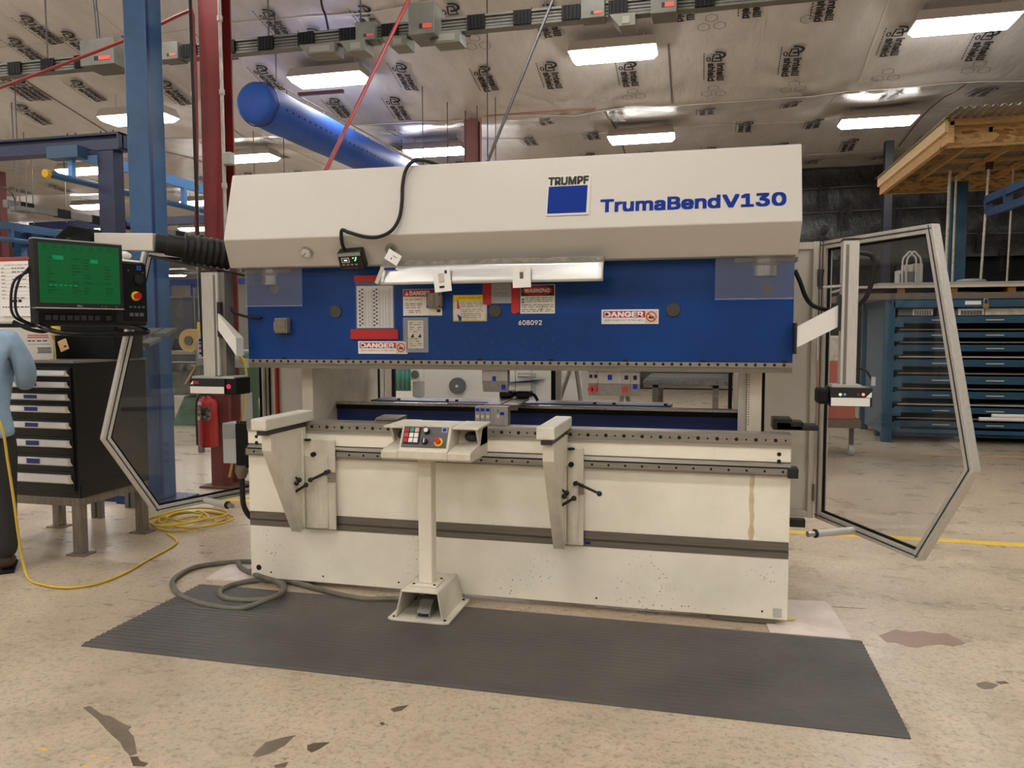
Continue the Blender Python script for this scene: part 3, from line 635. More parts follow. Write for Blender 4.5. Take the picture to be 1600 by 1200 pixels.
for pa, pb_ in ((757, 800), (784, 826)):
    a, b = Y(pa, 630, .62), Y(pb_, 626, .62); xa = Y(pa, 636, .45).x
    f = MB().hexa([(xa, .45, 1.11), (xa+.105, .45, 1.11), (xa+.105, .8, 1.125), (xa+.01, .8, 1.125)], [(xa, .45, 1.125), (xa+.105, .45, 1.125), (xa+.105, .8, 1.145), (xa+.01, .8, 1.145)]).o('gauge_finger', STEEL, pb, bevel=.003)
    MB().box(xa+.02, xa+.115, .74, .86, 1.14, 1.19).o('finger_head', BLACK, f, bevel=.012)
    MB().box(xa+.0, xa+.105, .44, .45, 1.09, 1.125).o('finger_stop', STEELD, f)
    MB().tube(catmull([(xa+.11, .8, 1.17), (xa+.14, .8, 1.155), (xa+.16, .8, 1.12)]), .012, 6).o('finger_cable', BLACK, f)
# inner rear panel
a, b = Y(490, 600, 1.32), Y(586, 600, 1.32)
MB().box(a.x, b.x, 1.32, 1.34, .5, 1.97).o('inner_panel', mat('inner_panel_taupe', (168, 158, 140), .35), pb)
# ---- lettering of the cover
x0, x1 = 1.94, 2.172
lp = MB(); zq = [2.208, 2.425]
lp.add([(x0, HY(zq[0])-.004, zq[0]), (x1, HY(zq[0])-.004, zq[0]), (x1+.004, HY(zq[1])-.004, zq[1]), (x0+.004, HY(zq[1])-.004, zq[1])], [(0, 1, 2, 3)])
lp.bar((x0, HY(zq[0])-.003, zq[0]), (x1, HY(zq[0])-.003, zq[0]), .006, .006)
lg = lp.o('logo_plate', mat('logo_plate_white', (214, 210, 200), .35), pb)
MB().add([(x0+.008, HY(2.218)-.006, 2.218), (x1-.014, HY(2.218)-.006, 2.218), (x1-.012, HY(2.366)-.006, 2.366), (x0+.01, HY(2.366)-.006, 2.366)], [(0, 1, 2, 3)]).o('logo_square', mat('logo_blue', (6, 46, 138), .5, 0, (50, 90, 168), 9, .66, .82, spec=.12), lg)
m = MB(); addtext(m, 'TRUMPF', Vector((x0+.008, HY(2.374)-.0062, 2.374)), (1, 0, 0), HU, h=.043, wd=.215, bold=.035); m.o('logo_text', INK, lg)
m = MB(); O = Vector((2.236, HY(2.2165)-.001, 2.2165))
wd1 = addtext(m, 'TrumaBend', O, (1, 0, 0), HU, h=.066, wd=.604, bold=.03)
addtext(m, 'V130', O+Vector((.622, 0, 0)), (1, 0, 0), HU, h=.066, wd=.30, bold=.03)
m.o('model_name', INKB, pb)
# gauge dial and lock on the undercut
def onL(px, py):
    p = Y(px, py, -.17)
    for _ in range(4): p = Y(px, py, LY(p.z))
    return p
p = onL(479.5, 393); d = MB().cyl(p, p+LN*.018, .034, n=24).o('pressure_gauge', BRIGHT, pb)
MB().cyl(p+LN*.018, p+LN*.0195, .028, n=24).o('dial', PAPER, d); MB().bar(p+LN*.0205+Vector((-.016, 0, -.014)), p+LN*.0205+Vector((.012, 0, .014)), .004, .002).o('needle', INK, d)
m = MB()
for k in range(9): an = -.7+k*.57; c = p+LN*.0205+Vector((math.sin(an)*.023, 0, math.cos(an)*.023)); m.box(c.x-.002, c.x+.002, c.y-.0005, c.y, c.z-.002, c.z+.002)
m.o('dial_marks', INK, d, kind='stuff')
# screws, scratches on cover
for px, py in ((705, 384), (812, 373)): pass
# ---- ram stickers
YS = .0285
def plate(x0, x1, z0, z1, m, nm, par, y=YS, th=.002, label=None): return MB().box(x0, x1, y-th, y, z0, z1).o(nm, m, par, label=label)
def lines(x0, x1, zs, y, par, m=INKG, nm='print_line', seed=1, hh=.004, gap=.25):
    rnd = random.Random(seed); q = MB()
    for z in zs:
        x = x0
        while x < x1-.01:
            l = rnd.uniform(.012, .04); e = min(x+l, x1); q.box(x, e, y-.0006, y, z, z+hh); x = e+rnd.uniform(.004, .004+gap*.03)
    return q.o(nm, m, par, kind='stuff')
def tx(s, x, z, h, y, m, par, wd=None, bold=.03, center=False, nm='lettering'):
    q = MB(); addtext(q, s, (x, y, z), (1, 0, 0), (0, 0, 1), h=h, wd=wd, bold=bold, center=center); return q.o(nm, m, par)
def ring(cx_, cz_, r0, r1, y, m, par, nm='ring', n=24, a0=0, a1=2*PI):
    q = MB()
    for k in range(n):
        a, b = a0+(a1-a0)*k/n, a0+(a1-a0)*(k+1)/n
        q.add([(cx_+r0*math.cos(a), y, cz_+r0*math.sin(a)), (cx_+r1*math.cos(a), y, cz_+r1*math.sin(a)), (cx_+r1*math.cos(b), y, cz_+r1*math.sin(b)), (cx_+r0*math.cos(b), y, cz_+r0*math.sin(b))], [(0, 1, 2, 3)])
    return q.o(nm, m, par)
def danger(x0, x1, z0, z1, lb):
    s = plate(x0, x1, z0, z1, WHITE, 'danger_label', ram, label=lb); w_, h_ = x1-x0, z1-z0; y = YS-.0022
    xr = x0+w_*.77
    MB().box(x0+w_*.03, xr, y-.0004, y, z0+h_*.44, z1-h_*.1).o('red_field', REDS, s)
    tx('DANGER', x0+w_*.06, z0+h_*.5, h_*.33, y-.001, INKW, s, wd=w_*.67, bold=.03)
    tx('KEEP HANDS OUT OF DIE AREA', x0+w_*.06, z0+h_*.2, h_*.12, y-.0004, INKG, s, wd=w_*.68, bold=.01)
    cx_, cz_ = x0+w_*.875, z0+h_*.5; r = h_*.36
    MB().box(cx_-r*1.2, cx_+r*1.2, y-.0004, y, cz_-r*1.25, cz_+r*1.25).o('pictogram_field', mat('label_beige', (206, 190, 170), .6), s)
    ring(cx_, cz_, r*.8, r, y-.001, REDS, s, 'pictogram_ring'); MB().bar((cx_-r*.6, y-.001, cz_+r*.6), (cx_+r*.6, y-.001, cz_-r*.6), .0005, r*.2, (1, 0, 1)).o('pictogram_bar', REDS, s)
    MB().prism([(cx_-r*.5, y-.0007, cz_-r*.35), (cx_+r*.5, y-.0007, cz_-r*.4), (cx_+r*.5, y-.0007, cz_), (cx_-r*.1, y-.0007, cz_+r*.15), (cx_-r*.5, y-.0007, cz_-r*.05)], (0, .0005, 0)).o('pictogram_hand', INK, s)
danger(.747, 1.063, 1.457, 1.532, 'white DANGER sticker with red field below the chart')
danger(2.217, 2.53, 1.629, 1.709, 'white DANGER sticker with red field right of the serial number')
# bending chart in a pocket between red strips
ch = plate(.742, .975, 1.612, 1.862, PAPER, 'bending_chart', ram); y = YS-.0022
m = MB(); m2 = MB(); rnd = random.Random(4)
for xc in (.762, .778, .855, .871):
    for k in range(10): z = 1.622+k*.0225+(.011 if xc in (.778, .871) else 0); m2.box(xc-.006, xc+.006, y-.0006, y-.0002, z, z+.011)
for xc in (.800, .818, .836, .893, .911, .929, .947):
    for k in range(34): m.box(xc-rnd.uniform(.002, .005), xc+rnd.uniform(.002, .005), y-.0005, y, 1.622+k*.0064, 1.6238+k*.0064)
for xc in (.79, .845, .885, .957): m.box(xc-.0008, xc+.0008, y-.0005, y, 1.618, 1.85)
m.o('chart_print', INKG, ch, kind='stuff'); m2.o('chart_dots', INK, ch, kind='stuff')
plate(.735, .985, 1.606, 1.885, sheet('pocket_film', (.95, .95, .95), .05, .05), 'plastic_pocket', ch, y=YS-.003, th=.001)
for (x0, x1, z0, z1) in ((.73, .99, 1.885, 1.925), (.702, 1.006, 1.545, 1.604)): plate(x0, x1, z0, z1, REDS, 'red_magnet_strip', ch, th=.008)
# DANGER sheet
s = plate(1.039, 1.317-.035, 1.683, 1.839, mat('label_offwhite', (214, 206, 196), .55), 'danger_sheet', ram); y = YS-.0022
MB().box(1.041, 1.28, y-.0005, y, 1.795, 1.837).o('red_field', REDS, s); tx('DANGER', 1.082, 1.803, .024, y-.001, INKW, s, wd=.125, bold=.02)
MB().prism([(1.052, y-.001, 1.803), (1.074, y-.001, 1.803), (1.063, y-.001, 1.826)], (0, .0004, 0)).o('warning_triangle', INKW, s); MB().box(1.0615, 1.0645, y-.0016, y-.001, 1.807, 1.819).o('triangle_mark', REDS, s)
lines(1.052, 1.16, (1.776, 1.752, 1.742, 1.728), y, s, seed=3); lines(1.075, 1.15, (1.71, 1.7), y, s, seed=5); MB().box(1.25, 1.272, y-.0008, y, 1.702, 1.718).o('black_mark', INK, s)
j = MB().box(1.196, 1.29, -.012, .03, 1.726, 1.814).o('junction_box', BRUSH, ram, bevel=.006, label='worn grey junction box over the danger sheet'); MB().box(1.2, 1.286, -.016, -.012, 1.73, 1.81).o('lid', BRUSH, j)
for x in (1.207, 1.279):
    for z in (1.737, 1.803): MB().cyl((x, -.018, z), (x, -.016, z), .004, n=8).o('lid_screw', HOLE, j)
j = MB().box(.213, .298, -.02, .03, 1.58, 1.674).o('junction_box', BRUSH, ram, bevel=.006, label='worn square junction box left of the chart'); MB().box(.222, .29, -.026, -.02, 1.59, 1.666).o('lid', STEELD, j)
MB().box(.198, .213, -.0, .03, 1.6, 1.65).o('side_lug', STEEL, j)
# taped pocket
s = plate(1.037, 1.195, 1.466, 1.672, TAPE, 'taped_pocket', ram); pp = plate(1.068, 1.165, 1.49, 1.655, PAPERO, 'aged_note', ram, y=YS-.0022, th=.001); y = YS-.0036
lines(1.078, 1.155, (1.64, 1.628, 1.612, 1.6, 1.588, 1.545, 1.53, 1.516, 1.504), y, pp, INK, seed=8, gap=1.2, hh=.003)
for x in (1.084, 1.13): MB().prism([(x, y-.0003, 1.556), (x+.022, y-.0003, 1.552), (x+.018, y-.0003, 1.578)], (0, .0003, 0)).o('print_triangle', INK, pp)
# yellow headed sheet
s = plate(1.349, 1.554, 1.648, 1.801, PAPERO, 'safety_sheet', ram); y = YS-.0022
MB().box(1.356, 1.552, y-.0005, y, 1.768, 1.798).o('yellow_field', YEL, s); tx('SAFETY GUIDELINES', 1.385, 1.777, .012, y-.001, mat('print_brown', (120, 96, 30), .6), s, wd=.14, bold=.01)
b_ = MB()
for (xa, xb, za, zb2) in ((1.352, 1.551, 1.650, 1.654), (1.352, 1.551, 1.765, 1.768), (1.352, 1.356, 1.65, 1.8), (1.547, 1.551, 1.65, 1.8)): b_.box(xa, xb, y-.0006, y, za, zb2)
b_.o('yellow_border', mat('border_ochre', (190, 160, 60), .6), s); MB().prism([(1.374, y-.0008, 1.722), (1.392, y-.0008, 1.72), (1.376, y-.0008, 1.79)], (0, .0004, 0)).o('red_wedge', REDS, s)
lines(1.395, 1.53, (1.752, 1.742, 1.732, 1.715, 1.705, 1.692, 1.682, 1.67), y, s, seed=11, hh=.003)
MB().prism([(1.374, y-.0008, 1.69), (1.4, y-.0008, 1.676), (1.402, y-.0008, 1.65), (1.386, y-.0008, 1.65)], (0, .0004, 0)).o('torn_corner', BLUER, s)
# grey note between red tape
s = plate(1.582, 1.70, 1.75, 1.865, mat('note_grey', (150, 152, 158), .6), 'grey_note', ram); lines(1.595, 1.69, (1.79, 1.8, 1.81, 1.83), YS-.0022, s, INKG, seed=15, hh=.002)
q = MB().prism([(1.53, YS-.004, 1.746), (1.574, YS-.004, 1.742), (1.582, YS-.004, 1.75), (1.582, YS-.004, 1.874), (1.53, YS-.004, 1.874)], (0, .002, 0)).o('red_tape', REDS, s)
MB().prism([(1.70, YS-.004, 1.70), (1.712, YS-.004, 1.688), (1.748, YS-.004, 1.70), (1.748, YS-.004, 1.87), (1.70, YS-.004, 1.87)], (0, .002, 0)).o('red_tape', REDS, s)
# WARNING sheet
s = plate(1.752, 1.953, 1.69, 1.853, mat('label_offwhite2', (206, 202, 190), .55), 'warning_sheet', ram); y = YS-.0022
MB().box(1.756, 1.949, y-.0005, y, 1.79, 1.85).o('black_field', INK, s)
q = MB(); q.add([(1.851+.09*math.cos(2*PI*k/28), y-.0008, 1.82+.027*math.sin(2*PI*k/28)) for k in range(28)], [tuple(range(28))]); q.o('red_oval', REDS, s)
tx('WARNING', 1.778, 1.81, .021, y-.0018, INKW, s, wd=.145, bold=.02)
lines(1.785, 1.94, (1.778, 1.767, 1.757), y, s, INK, seed=21, hh=.003); lines(1.76, 1.945, (1.738, 1.726, 1.712, 1.702), y, s, INK, seed=22, hh=.003)
m = MB(); m.bar((1.88, y-.0016, 1.80), (1.905, y-.0016, 1.835), .001, .008); m.bar((1.87, y-.0016, 1.70), (1.885, y-.0016, 1.74), .001, .003); m.o('worn_scratch', INK, s)
for z in (1.765, 1.75): MB().box(1.76, 1.776, y-.0006, y, z, z+.01).o('print_square', INKG, s)
tx('608092', 1.742, 1.626, .026, .0288, INKW, ram, wd=.135, bold=.015, nm='serial_number')
# scuffs on the ram paint
SCU = mat('ram_scuff', (70, 96, 150), .55); rnd = random.Random(31); m = MB()
for k in range(46):
    x = rnd.choice((rnd.gauss(1.5, .25), rnd.gauss(1.95, .12), rnd.uniform(.1, 3.1))); z = rnd.uniform(1.44, 1.6); a = rnd.uniform(-1, 1); l = rnd.uniform(.004, .02)
    if .2 < x < 3.1 and not (.69 < x < 1.2): m.bar((x, .0297, z), (x+l*math.sin(a), .0297, z+l*math.cos(a)), .0012, .0014, (0, 1, 0))
m.o('paint_scuffs', SCU, ram, kind='stuff')
# ---- reflecting sheet strip hung below the cover
sx0, sx1 = .993, 2.255
t = T('sheet_metal_strip', 'shiny bare sheet metal strip hung under the cream cover above the warning sheets', 'sheet', (1.62, -.19, 1.855))
m = MB().box(sx0, sx1, -.187, -.155, 1.952, 1.9865); m.o('angle', steel('dull_galvanised', (146, 142, 130), .5, (2, 4, 4), m=.35), t)
gx = np.linspace(sx0, sx1, 40); gz = np.linspace(0, 1, 8); m = grid_sheet(gx, gz, lambda a, b: a*0)
def bulge(x, t_): return .004*math.exp(-((x-1.62)/.28)**2)*math.sin(2*PI*t_)+.0015*math.sin(9*x)*t_
m.v = [(x, -.192-.02*(1-t_)-bulge(x, t_)-.002*math.sin(PI*t_), 1.852+.106*t_) for x, t_, _ in m.v]
o = m.o('bent_strip', MIRR, t); so = o.modifiers.new('thick', 'SOLIDIFY'); so.thickness = .0015
for px in (705, 812, 935): q = Y(px, 404, -.188); MB().cyl((q.x, -.189, 1.97), (q.x, -.186, 1.97), .005, n=8).o('rivet', BRIGHT, t)
p = Y(600, 418, -.21); MB().box(sx0+.015, sx0+.1, -.2155, -.2145, 1.935, 1.947).o('blue_print', INKB, t)
def tagcard(cx_, cz_, w_, h_, ang, y, lb, grp, body):
    t = T('paper_tag', lb, 'tag', (cx_, y, cz_), grp); R = Vector((math.cos(ang), 0, math.sin(ang))); U = Vector((-math.sin(ang), 0, math.cos(ang))); c = Vector((cx_, y, cz_))
    P = lambda a, b, d=0: c+R*(a*w_)+U*(b*h_)+Vector((0, d, 0))
    MB().hexa([P(-.5, -.5), P(.5, -.5), P(.5, -.5, .0015), P(-.5, -.5, .0015)], [P(-.5, .5), P(.5, .5), P(.5, .5, .0015), P(-.5, .5, .0015)]).o('card', PAPER, t)
    for i, (a0, a1, b0, b1, m) in enumerate(body): e = -.0008-.0004*i; MB().add([P(a0, b0, e), P(a1, b0, e), P(a1, b1, e), P(a0, b1, e)], [(0, 1, 2, 3)]).o('print_block', m, t)
    return t
q = Y(691, 438, -.226); tagcard(q.x, q.z, .098, .125, .1, -.226, 'white tag with a black block on the shiny strip over the danger sheet', None, [(-.2, .12, -.1, .3, GREYL), (-.17, .09, -.07, .27, PAPERO), (-.2, .1, -.34, -.24, INK), (.18, .32, .28, .42, INK)])
q = Y(815, 432, -.232); tagcard(q.x, q.z, .1, .118, .03, -.232, 'white tag with a pale printed list on the shiny strip above the warning sheet', None, [(-.1, .1, -.1, .2, INKG), (-.08, .3, .22, .38, WHITE)])
# lock with tag at the undercut
p = onL(611, 387); t = T('key_lock', 'round chrome key lock with hanging keys under the cream cover', 'lock', tuple(p))
MB().cyl(p, p+LN*.025, .03, n=20).o('barrel', BRIGHT, t, bevel=.004); MB().cyl(p+LN*.025, p+LN*.06, .011, n=10).o('key_bow', STEELD, t)
MB().bar(p+LN*.03+Vector((-.005, 0, -.005)), p+LN*.045+Vector((.012, 0, -.04)), .006, .012).o('key_ring', BRIGHT, t)
q = Y(614, 402, -.245); tagcard(q.x, q.z, .085, .062, -.55, -.245, 'small tilted white key tag hanging from the chrome lock', None, [(-.1, -.02, -.25, -.1, INK), (-.05, .3, .1, .16, INKG)])
one(MB().bar(Y(598, 418, -.235), Y(588, 443, -.235), .022, .003, (0, 1, 0)), 'plastic_strip', mat('pale_strip', (186, 182, 172), .5), 'narrow pale strip hanging beside the left end of the shiny sheet', 'strip')
# digital display box with cable
a, b, c, d = [onL(*q) for q in ((537, 414), (576, 413), (568, 385), (531, 388))]
f_ = LN*.055; t = T('digital_display', 'black digital readout box clipped under the cream cover', 'display', tuple((a+b)/2))
MB().hexa([a, b, b+f_, a+f_], [d, c, c+f_, d+f_]).o('case', BLACK, t, bevel=.006); 
def DP(u, v, e=.001): return (a+f_)*(1-u)*(1-v)+(b+f_)*u*(1-v)+(c+f_)*u*v+(d+f_)*(1-u)*v+LN*e
def dq(u0, u1, v0, v1, m, nm, e=.001): return MB().add([DP(u0, v0, e), DP(u1, v0, e), DP(u1, v1, e), DP(u0, v1, e)], [(0, 1, 2, 3)]).o(nm, m, t)
dq(.04, .96, .8, .98, GREYL, 'top_trim'); dq(.14, .46, .44, .72, INKW, 'display_frame'); dq(.17, .43, .48, .68, BLACK, 'display_window', .002); dq(.24, .38, .54, .62, emit('readout_white', (.8, .9, .85), 1.2), 'digits', .003)
for (u, v) in ((.6, .66), (.66, .52), (.7, .6), (.72, .68)): dq(u, u+.06, v, v+.05, emit('led_green', (.3, 1, .35), 2.0), 'green_led', .002)
for k in range(4): dq(.14+k*.17, .24+k*.17, .28, .36, GREYL, 'button', .002)
for k in range(4): dq(.14+k*.15, .25+k*.15, .1, .17, mat('brown_print', (96, 60, 52), .6), 'key', .002)
def onH(px, py, off=0.0):
    p = Y(px, py, -.15)
    for _ in range(5): p = Y(px, py, HY(p.z)-off)
    return p
pts = [onL(541, 386)+LN*.03, onL(537, 374)+LN*.03, onH(534, 360, .03), onH(545, 363, .035), onH(570, 370, .03), onH(592, 370, .03), onH(612, 360, .03), onH(624, 340, .03), onH(628, 315, .03), onH(629, 290, .03), onH(634, 266, .03), onH(646, 252, .02), Vector((onH(660, 254).x, -.03, 2.565)), Vector((onH(680, 257).x, .06, 2.545))]
one(MB().tube(catmull(pts, 5), .0105, 8), 'display_cable', RUB, 'black cable curving over the cream cover down to the digital readout', 'cable')
# ---- press tools
def tool(px0, px1, z0, z1, y0, y1, lb, labels, nm='press_tool', grp=None):
    x0, x1 = Y(px0, 650, y0).x+.0008, Y(px1, 650, y0).x-.0008
    t = T(nm, lb, 'tool', ((x0+x1)/2, y0, z0), grp)
    MB().prism([(x0, y0, z0), (x0, y0, z1), (x0, y1, z1), (x0, y1, z0)], (x1-x0, 0, 0)).o('body', GREYT, t, bevel=.0015)
    for (u, v, m, w_) in labels: xc = x0+(x1-x0)*u; MB().box(xc-w_/2, xc+w_/2, y0-.001, y0, z0+v-.009, z0+v+.009).o('label', m, t)
    return t
GREYT = steel('tool_steel_light', (160, 156, 154), .42, (8, 8, 1), (142, 138, 134), m=.5)
LB = INKB
tool(742, 750.3, 1.041, 1.152, .05, .11, 'leftmost narrow grey tool segment standing on the die rail', [(.5, .09, LB, .022), (.5, .05, PAPERO, .016)])
tool(750.3, 757.8, 1.041, 1.152, .05, .11, 'second narrow grey tool segment from the left on the die rail', [(.5, .09, LB, .022), (.5, .05, PAPERO, .016)])
tool(757.8, 766.5, 1.041, 1.152, .05, .11, 'third narrow grey tool segment from the left on the die rail', [(.5, .09, LB, .022), (.5, .05, PAPERO, .016)])
tool(766.5, 794, 1.041, 1.152, .05, .11, 'wide grey tool segment with one low blue label, rightmost on the die rail', [(.66, .07, LB, .024), (.42, .055, PAPERO, .012), (.42, .085, STEELD, .012)])
def punch(px0, px1, z0, lb, labs, clips=0):
    x0, x1 = Y(px0, 595, .05).x+.0008, Y(px1, 595, .05).x-.0008
    t = T('punch_tool', lb, 'tool', ((x0+x1)/2, .06, z0))
    zt = 1.3655; zm = z0+(zt-z0)*.48
    MB().prism([(x0, .05, zt), (x0, .11, zt), (x0, .11, zm), (x0, .082, z0+.02), (x0, .08, z0), (x0, .074, z0), (x0, .05, zm)], (x1-x0, 0, 0)).o('body', GREYT, t)
    MB().box(x0, x1, .048, .05, zm, zm+.004).o('shoulder', STEELD, t)
    for (u, dz, m, s) in labs: xc = x0+(x1-x0)*u; MB().box(xc-s, xc+s, .047, .05, zt-dz-s*1.2, zt-dz+s*1.2).o('label', m, t)
    for k in range(clips): MB().cyl((x0+(x1-x0)*(.3+.4*k), .03, zm-.03), (x0+(x1-x0)*(.3+.4*k), .066, zm-.03), .016, n=10).o('red_clip', REDS, t)
punch(753, 793, 1.235, 'wide grey punch with two blue labels hanging from the ram near the middle', [(.48, .05, LB, .011), (.84, .1, LB, .011)])
punch(918.5, 934, 1.225, 'narrow punch with two red clips hanging from the ram, left end of its set', [(.3, .03, HOLE, .008), (.8, .03, HOLE, .008)], 2)
punch(934, 972, 1.225, 'wide punch with one blue label in the set hanging from the ram', [(.5, .035, LB, .012)])
punch(972, 985, 1.225, 'narrow punch with one red clip hanging from the ram, third of its set', [(.5, .035, HOLE, .01)], 1)
punch(985, 999.5, 1.225, 'narrow punch with a low blue label, right end of the set on the ram', [(.5, .035, HOLE, .01), (.5, .085, LB, .011)])
p = Y(588, 661, .05); q = Y(624, 661, .05)
t = T('steel_block', 'dark rectangular steel block lying on the die rail behind the control console', 'block', ((p.x+q.x)/2, .05, 1.041))
MB().prism([(p.x, .0, 1.0405), (p.x+.02, .0, 1.075), (p.x+.03, .1, 1.085), (p.x+.03, .1, 1.0405)], (q.x-p.x, 0, 0)).o('body', STEELD, t, bevel=.003); MB().box(p.x+.02, q.x+.01, .0, .012, 1.055, 1.06).o('slot', HOLE, t)
# ---- sheet support arms
LEVM = mat('lever_black', (26, 24, 24), .4)
def lever(root, a, b, hub, r=.009):
    a, b = Vector(a), Vector(b); l = MB().tube([a, b], [r, r*.8], 8).o('lever', LEVM, root); MB().ell(b, r*1.7, r*1.7, r*1.7, 10, 7).o('lever_ball', LEVM, l)
    MB().cyl(a-Vector(hub)*.03, a+Vector(hub)*.02, r*1.5, n=10).o('lever_hub', LEVM, l)
def arm(x, lb, left):
    bw_ = .232 if left else .128
    t = T('sheet_support', lb, 'support', (x, -.03, .385), 'sheet support arms on the bed'); y1 = -.05
    MB().box(x-.048, x+.048, -.5, .035, 1.042, 1.108).o('pad', NYLON, t, bevel=.008)
    MB().box(x-.03, x+.03, -.47, -.01, 1.012, 1.0415).o('pad_rail', PLUG, t, bevel=.003)
    MB().prism([(x-.004, -.40, 1.012), (x-.004, -.016, 1.012), (x-.004, -.02, .385), (x-.004, -.10, .378), (x-.004, -.40, .92)], (.03, 0, 0)).o('side_plate', CREAMW, t, bevel=.003)
    MB().hexa([(x-.03, -.115, .378), (x+.03, -.115, .378), (x+.03, -.095, .378), (x-.03, -.095, .378)], [(x-.03, -.42, .92), (x+.03, -.42, .92), (x+.03, -.40, .92), (x-.03, -.40, .92)]).box(x-.03, x+.03, -.42, -.40, .92, 1.012).o('front_flange', CREAMW, t, bevel=.002)
    MB().box(x-.02, x+.036, -.075, -.034, .395, 1.01).o('rear_flange', CREAMW, t, bevel=.004)
    m = MB(); N = 10
    b = MB().box(x+.03, x+bw_, -.05, -.034, .385, .94).o('slide_bracket', CREAMW, t, bevel=.006)
    m = MB(); hw = (bw_-.05)*.42; poly = [(x+.036+hw-hw*math.cos(PI*k/N), -.05-.028*math.sin(PI*k/N)) for k in range(N+1)]
    m.prism([(u, v, .40) for u, v in poly], (0, 0, .44)); m.o('bracket_boss', CREAMW, b)
    MB().box(x+.03, x+bw_-.005, -.034, -.0305, .84, .9).o('slide_shoe', STEELD, b)
    MB().cyl((x+.03+hw, -.088, .85), (x+.03+hw, -.07, .85), .015, n=12).o('lock_hole', HOLE, b); MB().cyl((x+.06, -.06, .93), (x+.06, -.06, .94), .02, n=12).o('top_screw', HOLE, b)
    MB().box(x+bw_-.06, x+bw_+.004, -.056, -.045, .68, .74).o('clamp_slot', STEEL, b)
    yl = -.09
    lever(t, (x-.035, yl-.06, .755), (x+.05, yl-.06, .705), (1, 0, 0)); lever(t, (x-.025, yl-.06, .69), (x+.04, yl-.075, .688), (1, 0, 0)); lever(t, (x+.0, yl-.06, .62), (x+.09, yl-.055, .675), (1, 0, 0))
    lever(t, (x+bw_-.04, -.06, .745), (x+(.10 if left else .225), -.11, .70), (0, 1, 0))
    if not left: lever(t, (x-.004, -.18, .705), (x-.03, -.2, .705), (1, 0, 0))
    for yy, zz in ((-.33, .94), (-.3, .9), (-.27, .96), (-.2, .97), (-.36, .86), (-.34, .8), (-.31, .78), (-.1, .96)): MB().cyl((x-.006, yy, zz), (x-.003, yy, zz), .006+.004*((yy*77) % 1), n=7).o('paint_chip', STEELD, t)
    for yy, zz in ((-.09, .41), (-.05, .43)): MB().cyl((x-.0065, yy, zz), (x-.003, yy, zz), .007, n=8).o('bolt', HOLE, t)
arm(.385, 'cream sheet support arm with white pad at the left end of the bed', True)
arm(2.003, 'cream sheet support arm with white pad right of the control console', False)
# ---- two-hand control console on its pedal
t = T('control_console', 'cream two hand control console on a post with foot pedal base on the mat', 'console', (1.3, -.25, 0)); x0, x1 = 1.105, 1.605; xa, xb = 1.2, 1.478
CONS = CREAMW
pf = [(-.47, .906), (-.487, .918), (-.487, .962), (-.468, .97), (-.405, 1.086), (-.15, 1.086), (-.15, .906)]
MB().prism([(xa, y, z) for y, z in pf], (xb-xa, 0, 0)).o('centre_housing', CONS, t, bevel=.006)
for a, b in ((x0, xa), (xb, x1)):
    MB().prism([(a, -.47, .906), (a, -.487, .918), (a, -.487, .955), (a, -.45, .965), (a, -.30, .985), (a, -.26, 1.06), (a, -.15, 1.083), (a, -.15, .906)], (b-a, 0, 0)).o('hand_recess', CONS, t, bevel=.005)
    MB().prism([(a-(.02 if a == x0 else 0), -.40, 1.068), (a-(.02 if a == x0 else 0), -.40, 1.08), (a, -.15, 1.088), (a, -.15, 1.072)], (b-a+.02, 0, 0)).o('recess_hood', CONS, t, bevel=.004)
    MB().prism([(a if b == xa else b-.012, -.36, 1.07), (a if b == xa else b-.012, -.15, 1.07), (a if b == xa else b-.012, -.15, .97), (a if b == xa else b-.012, -.30, .97)], (.012, 0, 0)).o('recess_cheek', CONS, t)
    MB().ell(((a+b)/2+.015, -.30, 1.02), .04, .035, .028, 12, 8).o('palm_button', mat('dark_green_button', (22, 40, 34), .4), t)
PU = Vector((0, .063, .116)).normalized(); PN = Vector((0, -.116, .063)).normalized(); P0 = Vector((xa, -.468, .97)); PL = math.hypot(.063, .116)
def pp(u, v, e=0.0): return P0+Vector((u*(xb-xa), 0, 0))+PU*(v*PL)+PN*e
def pbox(u0, u1, v0, v1, e0, e1, m, nm, par, bev=.0): return MB().hexa([pp(u0, v0, e0), pp(u1, v0, e0), pp(u1, v1, e0), pp(u0, v1, e0)], [pp(u0, v0, e1), pp(u1, v0, e1), pp(u1, v1, e1), pp(u0, v1, e1)]).o(nm, m, par, bevel=bev)
fp = pbox(.05, .95, .06, .95, 0, .004, mat('panel_grey', (84, 84, 84), .5), 'button_panel', t)
pbox(.08, .40, .2, .9, .004, .008, BLACK, 'key_block', fp)
KC = [[REDS, mat('key_red', (186, 60, 56), .5), REDS], [WHITE, WHITE, mat('key_green', (36, 140, 112), .5)], [WHITE, WHITE, mat('key_pink', (206, 150, 148), .5)]]
for i in range(3):
    for j in range(3): pbox(.095+i*.1, .175+i*.1, .24+j*.22, .42+j*.22, .008, .016, KC[i][j], 'key', fp)
for (u, v, mm_) in ((.53, .74, WHITE), (.52, .3, INKW)):
    c = pp(u, v, .004); k = MB().cyl(c, c+PN*.022, .017, .014, 18).o('selector_knob', BLACK, fp); c2 = c+PN*.022
    if mm_ is WHITE: MB().cyl(c2, c2+PN*.004, .012, n=14).o('white_cap', WHITE, fp)
    else: MB().bar(c2+PN*.001-PU*.012, c2+PN*.001+PU*.012, .005, .003, PN).o('knob_mark', INKW, fp)
c = pp(.79, .3, .004); MB().cyl(c, c+PN*.004, .024, n=22).o('yellow_ring', YEL, fp); MB().cyl(c+PN*.004, c+PN*.03, .013, .016, 18).o('emergency_stop', REDB, fp)
